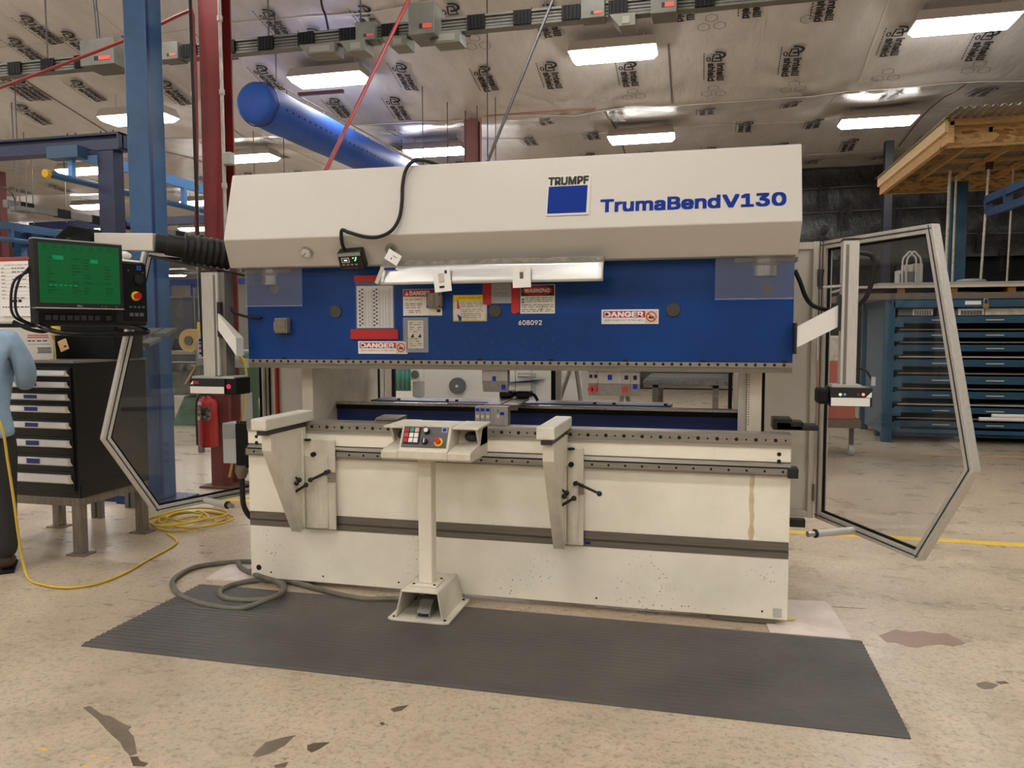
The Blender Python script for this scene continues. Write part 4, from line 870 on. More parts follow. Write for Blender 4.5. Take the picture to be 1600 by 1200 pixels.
pbox(.82, .93, .72, .92, .004, .006, mat('label_pale_blue', (150, 158, 200), .5), 'logo_label', fp); pbox(.84, .91, .76, .89, .006, .007, INKB, 'logo_square', fp)
for (u, v) in ((.42, .7), (.65, .75), (.68, .66), (.6, .34), (.62, .9), (.45, .92)): pbox(u, u+.05, v, v+.05, .004, .0048, INKG, 'panel_mark', fp)
p = Y(657, 800, -.27); q = Y(678, 800, -.27)
MB().box(p.x, q.x, -.31, -.23, .19, .92).o('post', CREAM, t, bevel=.006)
xc = (p.x+q.x)/2
pl = MB().box(xc-.075, xc+.075, -.345, -.195, .178, .19).o('post_plate', CREAMW, t, bevel=.004)
for dx in (-.06, .06):
    for yy in (-.33, -.21): MB().cyl((xc+dx, yy, .19), (xc+dx, yy, .194), .008, n=8).o('plate_bolt', HOLE, pl)
fx0, fx1 = 1.108, 1.462; hx0, hx1, ht0, ht1 = 1.145, 1.425, 1.18, 1.395
m = MB().prism([(fx0, -.43, .0125), (fx0+.03, -.445, .0125), (fx1-.03, -.445, .0125), (fx1, -.43, .0125), (fx1, -.04, .0125), (fx0, -.04, .0125)], (0, 0, .014)); fo = m.o('pedal_base', CREAMW, t, bevel=.004)
for x, yy in ((fx0+.03, -.41), (fx1-.03, -.41), (fx0+.03, -.07), (fx1-.03, -.07)): MB().cyl((x, yy, .026), (x, yy, .03), .009, n=8).o('base_bolt', HOLE, fo)
h = MB(); T_ = .178; w_ = .01
h.hexa([(hx0, -.42, .0265), (hx0+w_, -.42, .0265), (hx0+w_, -.05, .0265), (hx0, -.05, .0265)], [(ht0, -.41, T_), (ht0+w_, -.41, T_), (ht0+w_, -.07, T_), (ht0, -.07, T_)])
h.hexa([(hx1-w_, -.42, .0265), (hx1, -.42, .0265), (hx1, -.05, .0265), (hx1-w_, -.05, .0265)], [(ht1-w_, -.41, T_), (ht1, -.41, T_), (ht1, -.07, T_), (ht1-w_, -.07, T_)])
h.box(ht0, ht1, -.415, -.07, T_-w_, T_); h.hexa([(hx0, -.06, .0265), (hx1, -.06, .0265), (hx1, -.05, .0265), (hx0, -.05, .0265)], [(ht0, -.08, T_), (ht1, -.08, T_), (ht1, -.07, T_), (ht0, -.07, T_)])
h.o('pedal_hood', CREAMW, t, bevel=.004)
pd = MB(); xm = 1.305
for s in (-.037, .031): pd.prism([(xm+s, -.40, .03), (xm+s, -.40, .045), (xm+s, -.36, .085), (xm+s, -.12, .12), (xm+s, -.12, .09), (xm+s, -.37, .03)], (.006, 0, 0))
pd.hexa([(xm-.037, -.40, .05), (xm+.037, -.40, .05), (xm+.037, -.33, .105), (xm-.037, -.33, .105)], [(xm-.037, -.404, .056), (xm+.037, -.404, .056), (xm+.037, -.334, .111), (xm-.037, -.334, .111)])
pd.hexa([(xm-.037, -.33, .105), (xm+.037, -.33, .105), (xm+.037, -.12, .12), (xm-.037, -.12, .12)], [(xm-.037, -.33, .111), (xm+.037, -.33, .111), (xm+.037, -.12, .126), (xm-.037, -.12, .126)])
pd.box(xm-.04, xm+.04, -.41, -.395, .0265, .036); pd.o('foot_pedal', BRIGHT, t)
# ---- laser guard bars on brackets either side
def guard(px_l, px_r, ztop, zbot, side, lb):
    a, b = Y(px_l, 590, -.1), Y(px_r, 590, -.1); x0, x1 = a.x, b.x
    t = T('laser_guard', lb, 'sensor', ((x0+x1)/2, -.06, zbot), 'laser guard units')
    pr = MB().box(x0, x1, -.11, -.03, zbot+.06, ztop).o('upright', ALU, t, bevel=.002)
    gx_ = x0+.012 if side > 0 else x1-.03
    MB().box(gx_, gx_+.016, -.1105, -.109, zbot+.08, ztop-.02).o('scale_groove', mat('groove_grey', (120, 118, 112), .6), pr)
    m = MB()
    for k in range(70): m.box(gx_+.003, gx_+.012, -.1115, -.1105, zbot+.09+k*.0095, zbot+.093+k*.0095)
    m.o('scale_mark', INKG, pr, kind='stuff')
    MB().box(x0-.002, x1+.002, -.112, -.028, ztop, ztop+.01).o('top_cap', BLACK, pr)
    MB().box(x0-.02, x1+.02, -.13, -.02, zbot+.045, zbot+.06).o('foot_plate', BLACKM, t); MB().box(x0-.02 if side > 0 else x1-.02, (x0+.025 if side > 0 else x1+.025), -.135, -.11, zbot+.06, zbot+.1).o('foot_clamp', BLACK, t, bevel=.004)
    return t, x0, x1
# right unit
t, x0, x1 = guard(1312, 1337, 2.04, 1.215, 1, 'silver upright laser guard unit at the right end of the ram, lights on')
q0, q1 = Y(1243, 527, -.06), Y(1312, 492, -.06)
MB().hexa([(q0.x, -.085, q0.z-.055), (q0.x, -.045, q0.z-.055), (q0.x, -.045, q0.z+.052), (q0.x, -.085, q0.z+.052)], [(x0, -.085, q1.z-.055), (x0, -.045, q1.z-.055), (x0, -.045, q1.z+.055), (x0, -.085, q1.z+.055)]).o('bracket_arm', WHITE, t)
MB().box(3.225, 3.236, -.09, .1, 1.47, 1.63).o('bracket_foot', BLACK, t); MB().box(x0-.014, x0, -.1, -.03, q1.z-.08, q1.z+.1).o('bracket_clamp', BLACK, t)
h = MB().tube([(x0-.1, -.09, 1.80), (x0-.1, -.09, 1.86), (x0-.095, -.09, 1.9)], .012, 8).o('clamp_handle', BLACK, t); MB().cyl((x0-.1, -.09, 1.81), (x0, -.09, 1.815), .008, n=8).o('handle_screw', BRIGHT, h)
sa, sb = Y(1296, 620, -.14), Y(1362, 620, -.14); zt, zb_ = Y(1320, 605, -.14).z, Y(1320, 635, -.14).z
bx_ = MB().box(sa.x, sb.x, -.16, .0, zb_, zt).o('sensor_body', BLACK, t, bevel=.004); MB().box(sa.x+.005, sb.x-.012, -.163, -.16, zb_+.004, zb_+.045).o('white_plate', WHITE, bx_)
MB().box(sa.x-.055, sa.x, -.15, -.01, zb_+.01, zt-.01).o('lens_hood', BLACKM, t, bevel=.012)
MB().box(sa.x+.01, sb.x-.05, -.15, -.02, zt, zt+.012).o('top_cover', GREYL, bx_)
for px, m, nm in ((1313, emit('led_green', (.3, 1, .35), 2.0), 'green_led'), (1320, mat('blue_dot', (120, 140, 190), .4), 'status_dot'), (1349, emit('led_red', (1, .2, .12), 2.5), 'red_led'), (1341, mat('dim_red', (110, 40, 34), .5), 'dim_led')):
    c = Y(px, 616.5, -.162); MB().cyl((c.x, -.1625, c.z), (c.x, -.16, c.z), .007, n=10).o(nm, m, bx_)
c = Y(1358, 617, -.162); MB().prism([(c.x-.016, -.1625, c.z-.014), (c.x+.012, -.1625, c.z-.014), (c.x+.012, -.1625, c.z+.014)], (0, .002, 0)).o('maker_mark', INKW, bx_)
MB().tube(catmull([(x1, -.08, 1.98), (x1+.07, -.06, 1.96), (x1+.075, -.05, 1.86), (x1+.05, -.04, 1.76), (x1, -.03, 1.70)]), .012, 8).o('upper_cable', RUB, t)
MB().tube(catmull([(x1, -.06, 1.40), (x1+.05, -.07, 1.39), (x1+.08, -.08, 1.34), (x1+.085, -.09, zt+.01)]), .006, 6).o('signal_cable', RUB, t); MB().cyl((x1+.085, -.09, zt+.006), (x1+.085, -.09, zt+.05), .011, n=8).o('cable_plug', GREYL, t)
# left unit
t, x0, x1 = guard(320, 345, 1.955, 1.222, -1, 'silver upright laser guard unit at the left end of the ram with red window')
MB().box(x1, x1+.035, -.09, .0, zb_+.1, 1.955).o('rear_extrusion', mat('dark_extrusion', (118, 114, 108), .45, .3), t)
q0, q1 = Y(346, 503, -.1), Y(386, 542, -.06)
MB().hexa([(q0.x, -.135, q0.z-.05), (-.001, -.1, q1.z-.055), (-.001, -.02, q1.z-.055), (q0.x, -.115, q0.z-.05)], [(q0.x, -.135, q0.z+.05), (-.001, -.1, q1.z+.055), (-.001, -.02, q1.z+.055), (q0.x, -.115, q0.z+.05)]).o('bracket_arm', WHITE, t)
MB().box(x1-.004, x1+.02, -.115, -.02, q0.z-.09, q0.z+.12).o('bracket_clamp', BLACK, t)
sa, sb = Y(300, 605, -.14), Y(354, 605, -.14); zt, zb_ = Y(320, 591, -.14).z, Y(320, 615, -.14).z
bx_ = MB().box(sa.x, sb.x, -.16, .02, zb_, zt).o('sensor_body', BLACK, t, bevel=.004); MB().box(sa.x+.004, sb.x-.004, -.163, -.16, zb_+.003, zb_+.045).o('white_plate', WHITE, bx_)
MB().box(sb.x, sb.x+.075, -.15, .0, zb_-.004, zt+.004).o('lens_housing', BLACKM, t, bevel=.005)
c = Y(357, 604, -.151); MB().cyl((sb.x+.022, -.153, c.z), (sb.x+.022, -.149, c.z), .015, n=14).o('red_window', emit('laser_red', (1, .03, .15), .7), t)
MB().box(sa.x+.026, sa.x+.062, -.1635, -.16, zt-.034, zt-.016).o('red_label', REDS, bx_); MB().prism([(sa.x+.006, -.1635, zt-.036), (sa.x+.024, -.1635, zt-.036), (sa.x+.024, -.1635, zt-.014)], (0, .002, 0)).o('maker_mark', INKW, bx_)
MB().box(sa.x+.01, sb.x+.06, -.15, .0, zt, zt+.012).o('top_cover', GREYL, bx_)
MB().tube(catmull([(x1+.02, -.03, 1.78), (x1+.04, -.02, 1.72), (x1+.12, 0, 1.685), (x1+.22, .01, 1.675)]), .009, 8).o('upper_cable', RUB, t)
pts = [Y(1242, 422, .14), Y(1250, 440, .14), Y(1258, 462, .16), Y(1268, 476, .2), Y(1285, 483, .2), Y(1300, 484, .1), Y(1318, 478, -.02)]
one(MB().tube(catmull(pts), .012, 8), 'guard_cable', RUB, 'black cable sagging between the cover and the right laser guard', 'cable')
# ---- terminal box at the left end of the bed
a, b = Y(350, 660, .05), Y(373, 724, .05)
t = T('terminal_box', 'grey terminal box with black connector at the left end of the bed', 'box', (-.12, .1, .74))
MB().box(a.x, b.x, .03, .16, b.z, a.z-.002).o('box', GREYL, t, bevel=.004); MB().box(a.x+.003, b.x-.002, .026, .03, (a.z+b.z)/2+.03, a.z-.008).o('cover', mat('grey_sticker', (140, 142, 142), .5), t)
MB().box(b.x, -.012, .02, .2, .73, a.z).o('connector_block', BLACKM, t, bevel=.006)
for k in range(4): MB().cyl((a.x+.1+.025*k, .05, a.z), (a.x+.1+.025*k, .05, a.z+.012), .01, n=8).o('top_screw', BLACK, t)
MB().tube([(-.07, .03, .745), (-.07, .03, .70), (-.068, .03, .66)], [.04, .042, .024], 14).o('cable_gland', STEELD, t)
MB().tube(catmull([(-.068, .03, .68), (-.068, .03, .56), (-.06, .03, .48), (-.03, .05, .41), (.0, .12, .37), (.03, .2, .36)]), .017, 10).o('power_cable', RUB, t)
# ---- guard doors and fixed side panels
def extr(m, a, b, n, w_=.042, dpt=.05): m.bar(a, b, dpt, w_, n)
def guard_door(sgn, lb):
    X_ = lambda x: x if sgn > 0 else BW-x
    hx, hy = 3.452, .6
    P = lambda x, y, z: Vector((X_(x), y, z))
    t = T('guard_door', lb, 'door', tuple(P(hx, hy, .44)), 'swing guard doors')
    pts = [P(hx, hy, 2.11), P(3.862, -.1, 2.11), P(4.005, -.355, .94), P(3.852, -.1, .435), P(hx, hy, .47)]
    nrm = (pts[1]-pts[0]).cross(Vector((0, 0, 1))).normalized()
    n5 = len(pts); cen = sum(pts, Vector())/n5
    for i in range(n5):
        a, b = pts[i], pts[(i+1) % n5]; d = (b-a).normalized(); inn = nrm.cross(d); inn = inn if inn.dot(cen-a) > 0 else -inn
        a2, b2 = a+inn*.022, b+inn*.022; e = MB()
        for off in (-.013, .013): e.bar(a2+inn*off-nrm*0, b2+inn*off, .05, .018, inn)
        e.bar(a2, b2, .03, .03, inn); e.o('frame_profile', ALU, t, bevel=.0015)
        for s_ in (-1, 1): MB().bar(a2+nrm*s_*.0255, b2+nrm*s_*.0255, .001, .006, inn).o('frame_groove', mat('groove_dark', (58, 54, 50), .6), t)
        MB().bar(a+inn*.05, b+inn*.05, .012, .014, inn).o('panel_seal', BLACKM, t)
    q = [p+(cen-p).normalized()*.06 for p in pts]
    m = MB(); m.add([p-nrm*.002 for p in q]+[p+nrm*.002 for p in q], [tuple(range(n5)), tuple(reversed(range(n5, 2*n5)))]+[(i, n5+i, n5+(i+1) % n5, (i+1) % n5) for i in range(n5)])
    m.o('clear_panel', GLASS, t)
    mid = pts[3]*.42+pts[4]*.58 if sgn > 0 else pts[3]*.6+pts[4]*.4
    hd = (Vector((-.75, -.42, 0)) if sgn > 0 else Vector((.75, -.30, 0))).normalized()
    h = MB().cyl(mid+Vector((0, 0, .02)), mid+hd*.27+Vector((0, 0, .02)), .021, n=14).o('handle', ALU, t); MB().cyl(mid+hd*.27+Vector((0, 0, .02)), mid+hd*.32+Vector((0, 0, .02)), .016, n=12).o('handle_tip', BRIGHT, h); MB().cyl(mid+hd*.265+Vector((0, 0, .02)), mid+hd*.275+Vector((0, 0, .02)), .025, n=14).o('handle_collar', BLACK, h)
    for z in (1.9, .62): MB().cyl(P(hx-.02, hy, z-.05), P(hx-.02, hy, z+.05), .014, n=10).o('hinge', STEELD, t)
guard_door(1, 'swing guard door with clear panel right of the machine')
guard_door(-1, 'swing guard door with clear panel left of the machine, behind the screen arm')
def side_panel(sgn, lb):
    X_ = lambda x: x if sgn > 0 else BW-x
    t = T('side_guard', lb, 'panel', (X_(3.3), .63, 0))
    MB().box(X_(3.13), X_(3.40), .63, .65, .50, 2.08).o('sheet', CREAMT if sgn > 0 else CREAMT, t)
    for (xa, xb) in ((3.395, 3.43),): MB().box(X_(xa), X_(xb), .61, .66, 0.46, 2.115).o('post', ALU, t, bevel=.002)
    MB().box(X_(3.13), X_(3.395), .61, .66, 2.07, 2.112).o('top_rail', ALU, t, bevel=.002); MB().box(X_(3.13), X_(3.395), .61, .66, .462, .505).o('bottom_rail', ALU, t, bevel=.002)
    MB().box(X_(3.388), X_(3.394), .605, .61, .5, 2.07).o('edge_seal', mat('yellowed_seal', (150, 138, 100), .6), t)
    if sgn > 0: MB().box(3.29, 3.38, .56, .61, .41, .46).o('limit_switch', BLACK, t, bevel=.004); MB().tube([(3.29, .58, .435), (3.24, .58, .44), (3.2, .58, .445)], .009, 6).o('switch_cable', BLACK, t)
    else: MB().box(X_(3.39), X_(3.375), .6, .63, .5, 2.07).o('red_stripe', REDS, t); MB().box(X_(3.50), X_(3.47), .64, .67, 0, 2.1).o('post', ALU, t); MB().box(X_(3.468), X_(3.44), .66, .69, 0.4, 2.1).o('seal', BLACKM, t)
side_panel(1, 'cream fixed side guard panel behind the right end of the bed')
side_panel(-1, 'cream fixed side guard panel with red stripe behind the left support arm')
# rear guard of profiles and clear panes
t = T('rear_guard', 'rear guard fence of profiles and clear panes seen below the ram', 'guard', (1.6, 2.2, 0)); yr = 2.2
for a, b, m in ((594, 600, CREAMT), (601, 612, ALU), (868, 876, ALU), (1146, 1160, ALU)):
    xa, xb = Y(a, 610, yr).x, Y(b, 610, yr).x; MB().box(xa, xb, yr, yr+.05, 0, 2.0).o('post', m, t)
for a, b in ((587, 593), (612.5, 616), (861, 867.5), (1138, 1144)):
    xa, xb = Y(a, 610, yr).x, Y(b, 610, yr).x; MB().box(xa, xb, yr, yr+.04, .05, 1.95).o('seal', BLACKM, t)
for a, b in ((616, 861), (876, 1138)):
    xa, xb = Y(a, 610, yr).x, Y(b, 610, yr).x; MB().box(xa, xb, yr+.018, yr+.022, .1, 1.9).o('clear_pane', GLASS, t); MB().box(xa, xb, yr, yr+.04, .05, .1).o('bottom_rail', ALU, t); MB().box(xa, xb, yr, yr+.04, 1.9, 1.95).o('top_rail', ALU, t)
# ================================================================ FLOOR MAT, PLATES, HOSES
m = MB(); x0, x1, ya, yb = -.275, 3.577, -1.103, -.115; n = 25; pt = (yb-ya-.03)/n
def mat_profile(dep):
    q = [(ya, 0), (ya, .004)]
    for k in range(n): b = ya+.015+k*pt; q += [(b, .0125-dep), (b+pt*.25, .0125), (b+pt*.6, .0125), (b+pt*.85, .0125-dep)]
    return q+[(yb, .004), (yb, 0)]
st = [(x0, .0045), (x0+.45, .0035), (x0+1.1, .0012), (x1-1.6, .0012), (x1-.9, .003), (x1, .0048)]; L_ = len(mat_profile(0))
m.v = [(x, y, z) for x, dp in st for y, z in mat_profile(dp)]; m.f = [(a*L_+b, a*L_+b+1, (a+1)*L_+b+1, (a+1)*L_+b)[::-1] for a in range(len(st)-1) for b in range(L_-1)]
m.f += [tuple(range(L_))[::-1], tuple(range((len(st)-1)*L_, len(st)*L_))]; m.f += [(a*L_, (a+1)*L_, (a+1)*L_+L_-1, a*L_+L_-1)[::-1] for a in range(len(st)-1)]; m.sm = [False]*len(m.f)
one(m, 'floor_mat', MATM, 'long charcoal ribbed rubber mat on the floor in front of the press brake', 'mat')
PLATE = mat('white_floor_plate', (226, 214, 206), .55, 0, (204, 190, 180), 5)
def fpoly(pix, nm, m, lb, cat, th=.006): one(MB().prism([Z(*q) for q in pix], (0, 0, th)), nm, m, lb, cat)
fpoly([(1203, 989), (1196, 972), (1190, 940), (1232, 938), (1289, 941), (1297, 947), (1331, 1000)], 'floor_plate', PLATE, 'white plate under the right front foot of the machine', 'plate')
fpoly([(322, 905), (364, 878), (400, 876), (440, 905), (410, 912), (373, 908)], 'floor_plate', PLATE, 'white plate under the left front foot, below the grey hose', 'plate')
c = Z(1228, 968); one(MB().ell((c.x, c.y-.012, .012), .05, .03, .012, 12, 6), 'grease_blob', mat('yellow_grease', (206, 200, 120), .5), 'small yellowish grease blob at the right front foot of the machine', 'grease')
def fl_(pix, z=.018): return [Z(px, py, z) for px, py in pix]
pts = [Vector((1.16, -.12, .03))]+fl_([(600, 936), (570, 936), (530, 929), (490, 918), (450, 908), (420, 906), (390, 908), (360, 915), (344, 924), (350, 934), (380, 938), (415, 936), (440, 927), (444, 914), (430, 905), (400, 898), (378, 888), (372, 879)], .02)
o = MB().tube(catmull(pts, 6), .0165, 10); one(o, 'grey_hose', HOSE, 'grey cable from the pedal looping in a small ring on the mat', 'cable')
pts = fl_([(384, 870), (340, 873), (300, 880), (272, 897), (272, 912), (290, 926), (330, 938), (375, 942), (415, 938), (440, 926), (436, 911), (410, 902), (392, 893), (386, 880)], .05)
pts = [Vector((q.x, q.y, .017 if i not in (8, 9, 10, 11, 12) else .05)) for i, q in enumerate(pts)]
pts = [Vector((-.03, .25, .05))]+pts[0:13]+[Vector((-.02, .12, .06)), Vector((-.03, .2, .14))]
one(MB().tube(catmull(pts, 6), .0165, 10), 'grey_hose', HOSE, 'grey hose in one wide loop from the left foot over the mat corner', 'cable')
# yellow extension cord: coil, run on the floor and the rise by the worker
rnd = random.Random(5); c = Z(292, 818); pts = []
for k in range(150):
    a = k*2*PI/24; r = .22+.10*math.sin(k*.11)+.04*math.sin(k*.37); pts.append(Vector((c.x+.03*math.sin(k*.2)+r*1.05*math.cos(a), c.y+.05*math.sin(k*.13)+r*.95*math.sin(a), .012+.0004*k+.006*math.sin(k*.9))))
one(MB().tube(pts, .0085, 7), 'yellow_cord', YELC, 'tangled coil of yellow cord on the floor by the left guard door', 'cord')
pts = fl_([(262, 834), (272, 840), (276, 848), (262, 858), (230, 875), (200, 893), (165, 908), (130, 916), (95, 918), (60, 912), (44, 903)], .01)
a = Z(44, 903); pts += [Y(36, 878, a.y+.02), Y(28, 830, a.y), Y(20, 770, a.y-.03), Y(12, 720, a.y-.05), Y(4, 672, a.y-.08), Y(-14, 640, a.y-.08), Y(-40, 640, a.y-.02)]
one(MB().tube(catmull(pts, 5), .0085, 7), 'yellow_cord', YELC, 'yellow cord running over the floor and up beside the worker', 'cord')
# ================================================================ OPERATOR SCREEN ON ITS ARM
th = math.radians(64); n_ = Vector((math.sin(th), -math.cos(th), 0)); R_ = Vector((math.cos(th), math.sin(th), 0)); U_ = Vector((0, 0, 1))
d0 = ray(122, 430); O_ = CAM+d0*4.36
t = T('control_screen', 'green screen monitor with black operator panel hung on the swing arm', 'monitor', tuple(O_-U_*.3))
def F(a, b, c=0.0): return O_+R_*a+U_*b+n_*c
def fbox(a0, a1, b0, b1, c0, c1, m, nm, par, bev=0.0): return MB().hexa([F(a0, b0, c0), F(a0, b0, c1), F(a1, b0, c1), F(a1, b0, c0)][::-1], [F(a0, b1, c0), F(a0, b1, c1), F(a1, b1, c1), F(a1, b1, c0)][::-1]).o(nm, m, par, bevel=bev)
mw, mh = .235, .187
mo = fbox(-mw, mw, -mh, mh, -.03, .03, BLACK, 'monitor_case', t, .006)
fbox(-mw+.002, mw-.002, mh-.004, mh+.002, -.02, .031, GREYL, 'top_trim', mo); fbox(-mw+.002, mw-.002, -mh-.002, -mh+.004, -.02, .032, GREYL, 'bottom_trim', mo)
SCR = emit('screen_green', (.0, .078, .018), 1.0)
fbox(-mw+.026, mw-.022, -mh+.028, mh-.022, .03, .0312, SCR, 'screen', mo)
rnd = random.Random(12); mD = MB(); mL = MB()
def fq(mb, a0, a1, b0, b1, c): mb.add([F(a0, b0, c), F(a1, b0, c), F(a1, b1, c), F(a0, b1, c)], [(0, 1, 2, 3)])
for b in (.152, .14): 
    for k in range(8): a = -.19+k*.048; fq(mD, a, a+rnd.uniform(.01, .035), b, b+.004, .0316)
for (a0, a1, b0, b1) in ((-.14, -.085, .078, .1), (.055, .095, .068, .088)): fq(mL, a0, a1, b0, b1, .0316)
for k in range(6): fq(mL, -.16+.025*k, -.145+.025*k, -.065, -.058, .0316)
for b in (.083, .065, .048, .032, .013, -.003, -.02, -.045, -.075, -.09, -.103):
    for a in (-.17, -.045, .02, .13):
        if rnd.random() < .8: fq(mD, a, a+rnd.uniform(.015, .05), b, b+.0045, .0316)
for b in (.128, -.05, -.112, -.135): fq(mD, -.2, .2, b, b+.0012, .0316)
mD.o('screen_text', emit('screen_dark', (.0, .025, .008), 1.0), mo, kind='stuff'); mL.o('screen_fields', emit('screen_light', (.0, .2, .075), 1.0), mo, kind='stuff')
q = MB(); addtext(q, 'DELL', F(-.022, -mh+.01, .0308), R_, U_, h=.009, bold=.03); q.o('monitor_logo', GREYL, mo)
for a in (.11, .13, .19): c = F(a, -mh+.014, .03); MB().cyl(c, c+n_*.002, .0025, n=8).o('monitor_button', GREYL, mo)
co = fbox(-.215, .40, -.285, .10, -.12, -.032, BLACK, 'console_body', t, .02)
fbox(.255, .395, -.255, .085, -.032, -.029, BLACKM, 'console_face', co, .0)
fbox(.34, .365, .05, .075, -.029, -.0275, mat('console_label_blue', (60, 96, 180), .45), 'logo_label', co); fbox(.346, .359, .055, .069, -.0275, -.0272, INKB, 'logo_square', co)
c = F(.345, -.005, -.03); MB().cyl(c, c+n_*.02, .028, n=20).o('selector_dial', RUB, co)
for a, b in ((.29, .045), (.375, .035)): c = F(a, b, -.03); MB().cyl(c, c+n_*.003, .004, n=8).o('console_screw', BRIGHT, co)
c = F(.33, -.105, -.03); MB().cyl(c, c+n_*.006, .028, n=20).o('yellow_ring', YEL, co); MB().cyl(c+n_*.006, c+n_*.036, .015, .02, 16).o('emergency_stop', REDB, co)
for k in range(4): fbox(.29+k*.025, .305+k*.025, -.175, -.165, -.029, -.028, INKG, 'panel_key', co)
for k in range(3): fbox(.29+k*.03, .312+k*.03, -.225, -.205, -.029, -.028, INKG, 'panel_key', co)
fbox(-.20, .21, -.262, -.215, -.032, -.02, BLACKM, 'key_shelf', co)
for k in range(8): fbox(-.17+k*.037, -.143+k*.037, -.252, -.225, -.02, -.016, mat('key_dark_grey', (46, 46, 50), .4), 'soft_key', co)
fbox(.15, .178, -.252, -.225, -.02, -.016, MATS['key_dark_grey'], 'soft_key', co)
MB().tube(catmull([F(-.2, -.27, -.08), F(-.18, -.30, .02), F(-.1, -.325, .07), F(.1, -.33, .075), F(.3, -.328, .07), F(.36, -.315, .05), F(.33, -.295, -.02), F(.24, -.285, -.08)]), .014, 10).o('grip_bar', mat('gloss_black', (14, 14, 15), .2), t)
for s in (0, .02): MB().tube(catmull([F(-mw-.0, .03-s, -.03), F(-mw-.05-s, -.04, -.03), F(-mw-.07-s, -.14, -.04), F(-mw-.05-s, -.24, -.05), F(-.17, -.29, -.08), F(-.12, -.29, -.1)]), .007, 7).o('monitor_cable', RUB, t)
MB().tube(catmull([F(-mw-.08, -.26, -.06), F(-mw-.01, -.30, -.05), F(-.17, -.315, -.06), F(-.12, -.30, -.09)]), .011, 7).o('cable_bundle', RUB, t)
# arm
e0 = Vector((-.03, .06, 2.05)); e1 = Y(243, 379, -.30); e2 = Y(152, 378, -.34); e3 = Y(112, 372, -.38)
ar = T('swing_boom', 'cream box section boom with black bellows joint carrying the screen', 'boom', tuple(e0))
MB().bar(e1, e2, .06, .102).o('box_tube', CREAMT, ar, bevel=.004)
N = 84; L = [e1.lerp(e0, k/N) for k in range(N+1)]; rr = [(.056 if k < 10 else .064) if k < 26 else (.080+.012*abs(((k-26) % 6)/3-1)) if k < 72 else .068 for k in range(N+1)]
mb = MB(); mb.tube(L, rr, 20); mb.v = [tuple(Vector(v)) for v in mb.v]
o = mb.o('bellows', RUB, ar)
dd = (e2-e1).normalized()
MB().prism([e2+Vector((0, -.05, -.06)), e2+Vector((0, -.05, .075)), e3+Vector((.02, -.05, .075)), e3+Vector((-.14, -.05, -.04)), e3+Vector((-.14, -.05, -.1))], (0, .1, 0)).o('joint_cover', BLACKM, ar, bevel=.012)
MB().box(-.012, -.002, -.02, .14, 1.96, 2.14).o('arm_flange', CREAMT, ar)
MB().bar(e1+Vector((-.05, 0, -.075)), e0+Vector((0, 0, -.11)), .05, .012).o('support_bar', BLACK, ar)
hpz = O_.z-.1; hb = F(-.05, -.1, -.14)
MB().cyl((e3.x, e3.y, hpz), e3, .035, n=16).o('hanger_post', BLACK, ar); MB().bar((e3.x, e3.y, hpz), hb, .06, .08).o('hanger_bracket', BLACK, ar)
# ================================================================ TOOL CABINET ON A STAND
cx0, cx1, cy0, cy1, cz0, cz1 = -2.37, -1.5, .22, .95, .415, 1.385
t = T('tool_cabinet', 'black drawer cabinet with long white pulls on a steel stand at the left', 'cabinet', ((cx0+cx1)/2, .58, 0))
MB().box(cx0, cx1, cy0+.02, cy1, cz0, cz1-.012).o('body', BLACKC, t, bevel=.003)
MB().box(cx0-.01, cx1+.006, cy0, cy1, cz1-.012, cz1+.004).o('top_sheet', mat('cabinet_top_grey', (120, 116, 112), .4), t)
MB().box(cx1-.001, cx1+.003, cy0+.03, cy1-.01, cz0+.0, cz0+.09).o('base_fold', BLACKC, t)
hp = [(579, 588), (597, 606), (616, 625.6), (635, 645), (660, 670), (688, 699), (716, 727.5), (742, 755)]
tops = [Y(80, a, .2).z for a, b in hp]; bots = [Y(80, b, .2).z for a, b in hp]
for k, (a, b) in enumerate(zip(tops, bots)):
    zt = a+.018; zb2 = (tops[k+1]+.022 if k < 7 else cz0+.045)
    d = MB().box(cx0+.03, cx1-.03, cy0+.004, cy0+.02, zb2, zt).o('drawer', BLACKC, t, bevel=.002)
    m = MB().prism([(cx0+.045, cy0+.004, a), (cx0+.045, cy0-.018, a-.003), (cx0+.045, cy0-.026, b+.008), (cx0+.045, cy0-.02, b), (cx0+.045, cy0+.004, b)], (cx1-cx0-.10, 0, 0)); m.o('pull', WHITE, d, bevel=.002)
    if k not in (0, 7): MB().box(-1.90, -1.79, cy0-.028, cy0-.0255, b+.012, a-.006).o('blue_label', mat('label_indigo', (48, 54, 132), .5), d)
    MB().prism([(cx1-.06, cy0-.02, a-.002), (cx1-.044, cy0+.0, b), (cx1-.06, cy0-.024, b)], (.012, 0, 0)).o('pull_cap', PAPERO, d)
for x in (cx0+.04, cx1-.04):
    for y in (cy0+.05, cy1-.05):
        l = MB().box(x-.035, x+.035, y-.035, y+.035, .012, cz0-.05).o('stand_leg', BRUSH, t, bevel=.004); MB().box(x-.075, x+.075, y-.06, y+.06, 0, .012).o('foot_plate', BRUSH, l)
for y in (cy0+.05, cy1-.05): MB().box(cx0+.0, cx1, y-.03, y+.03, cz0-.062, cz0-.002).o('stand_rail', BRUSH, t, bevel=.003)
for x in (cx0+.04, cx1-.04): MB().box(x-.03, x+.03, cy0+.05, cy1-.05, cz0-.062, cz0-.002).o('stand_rail', BRUSH, t, bevel=.003)
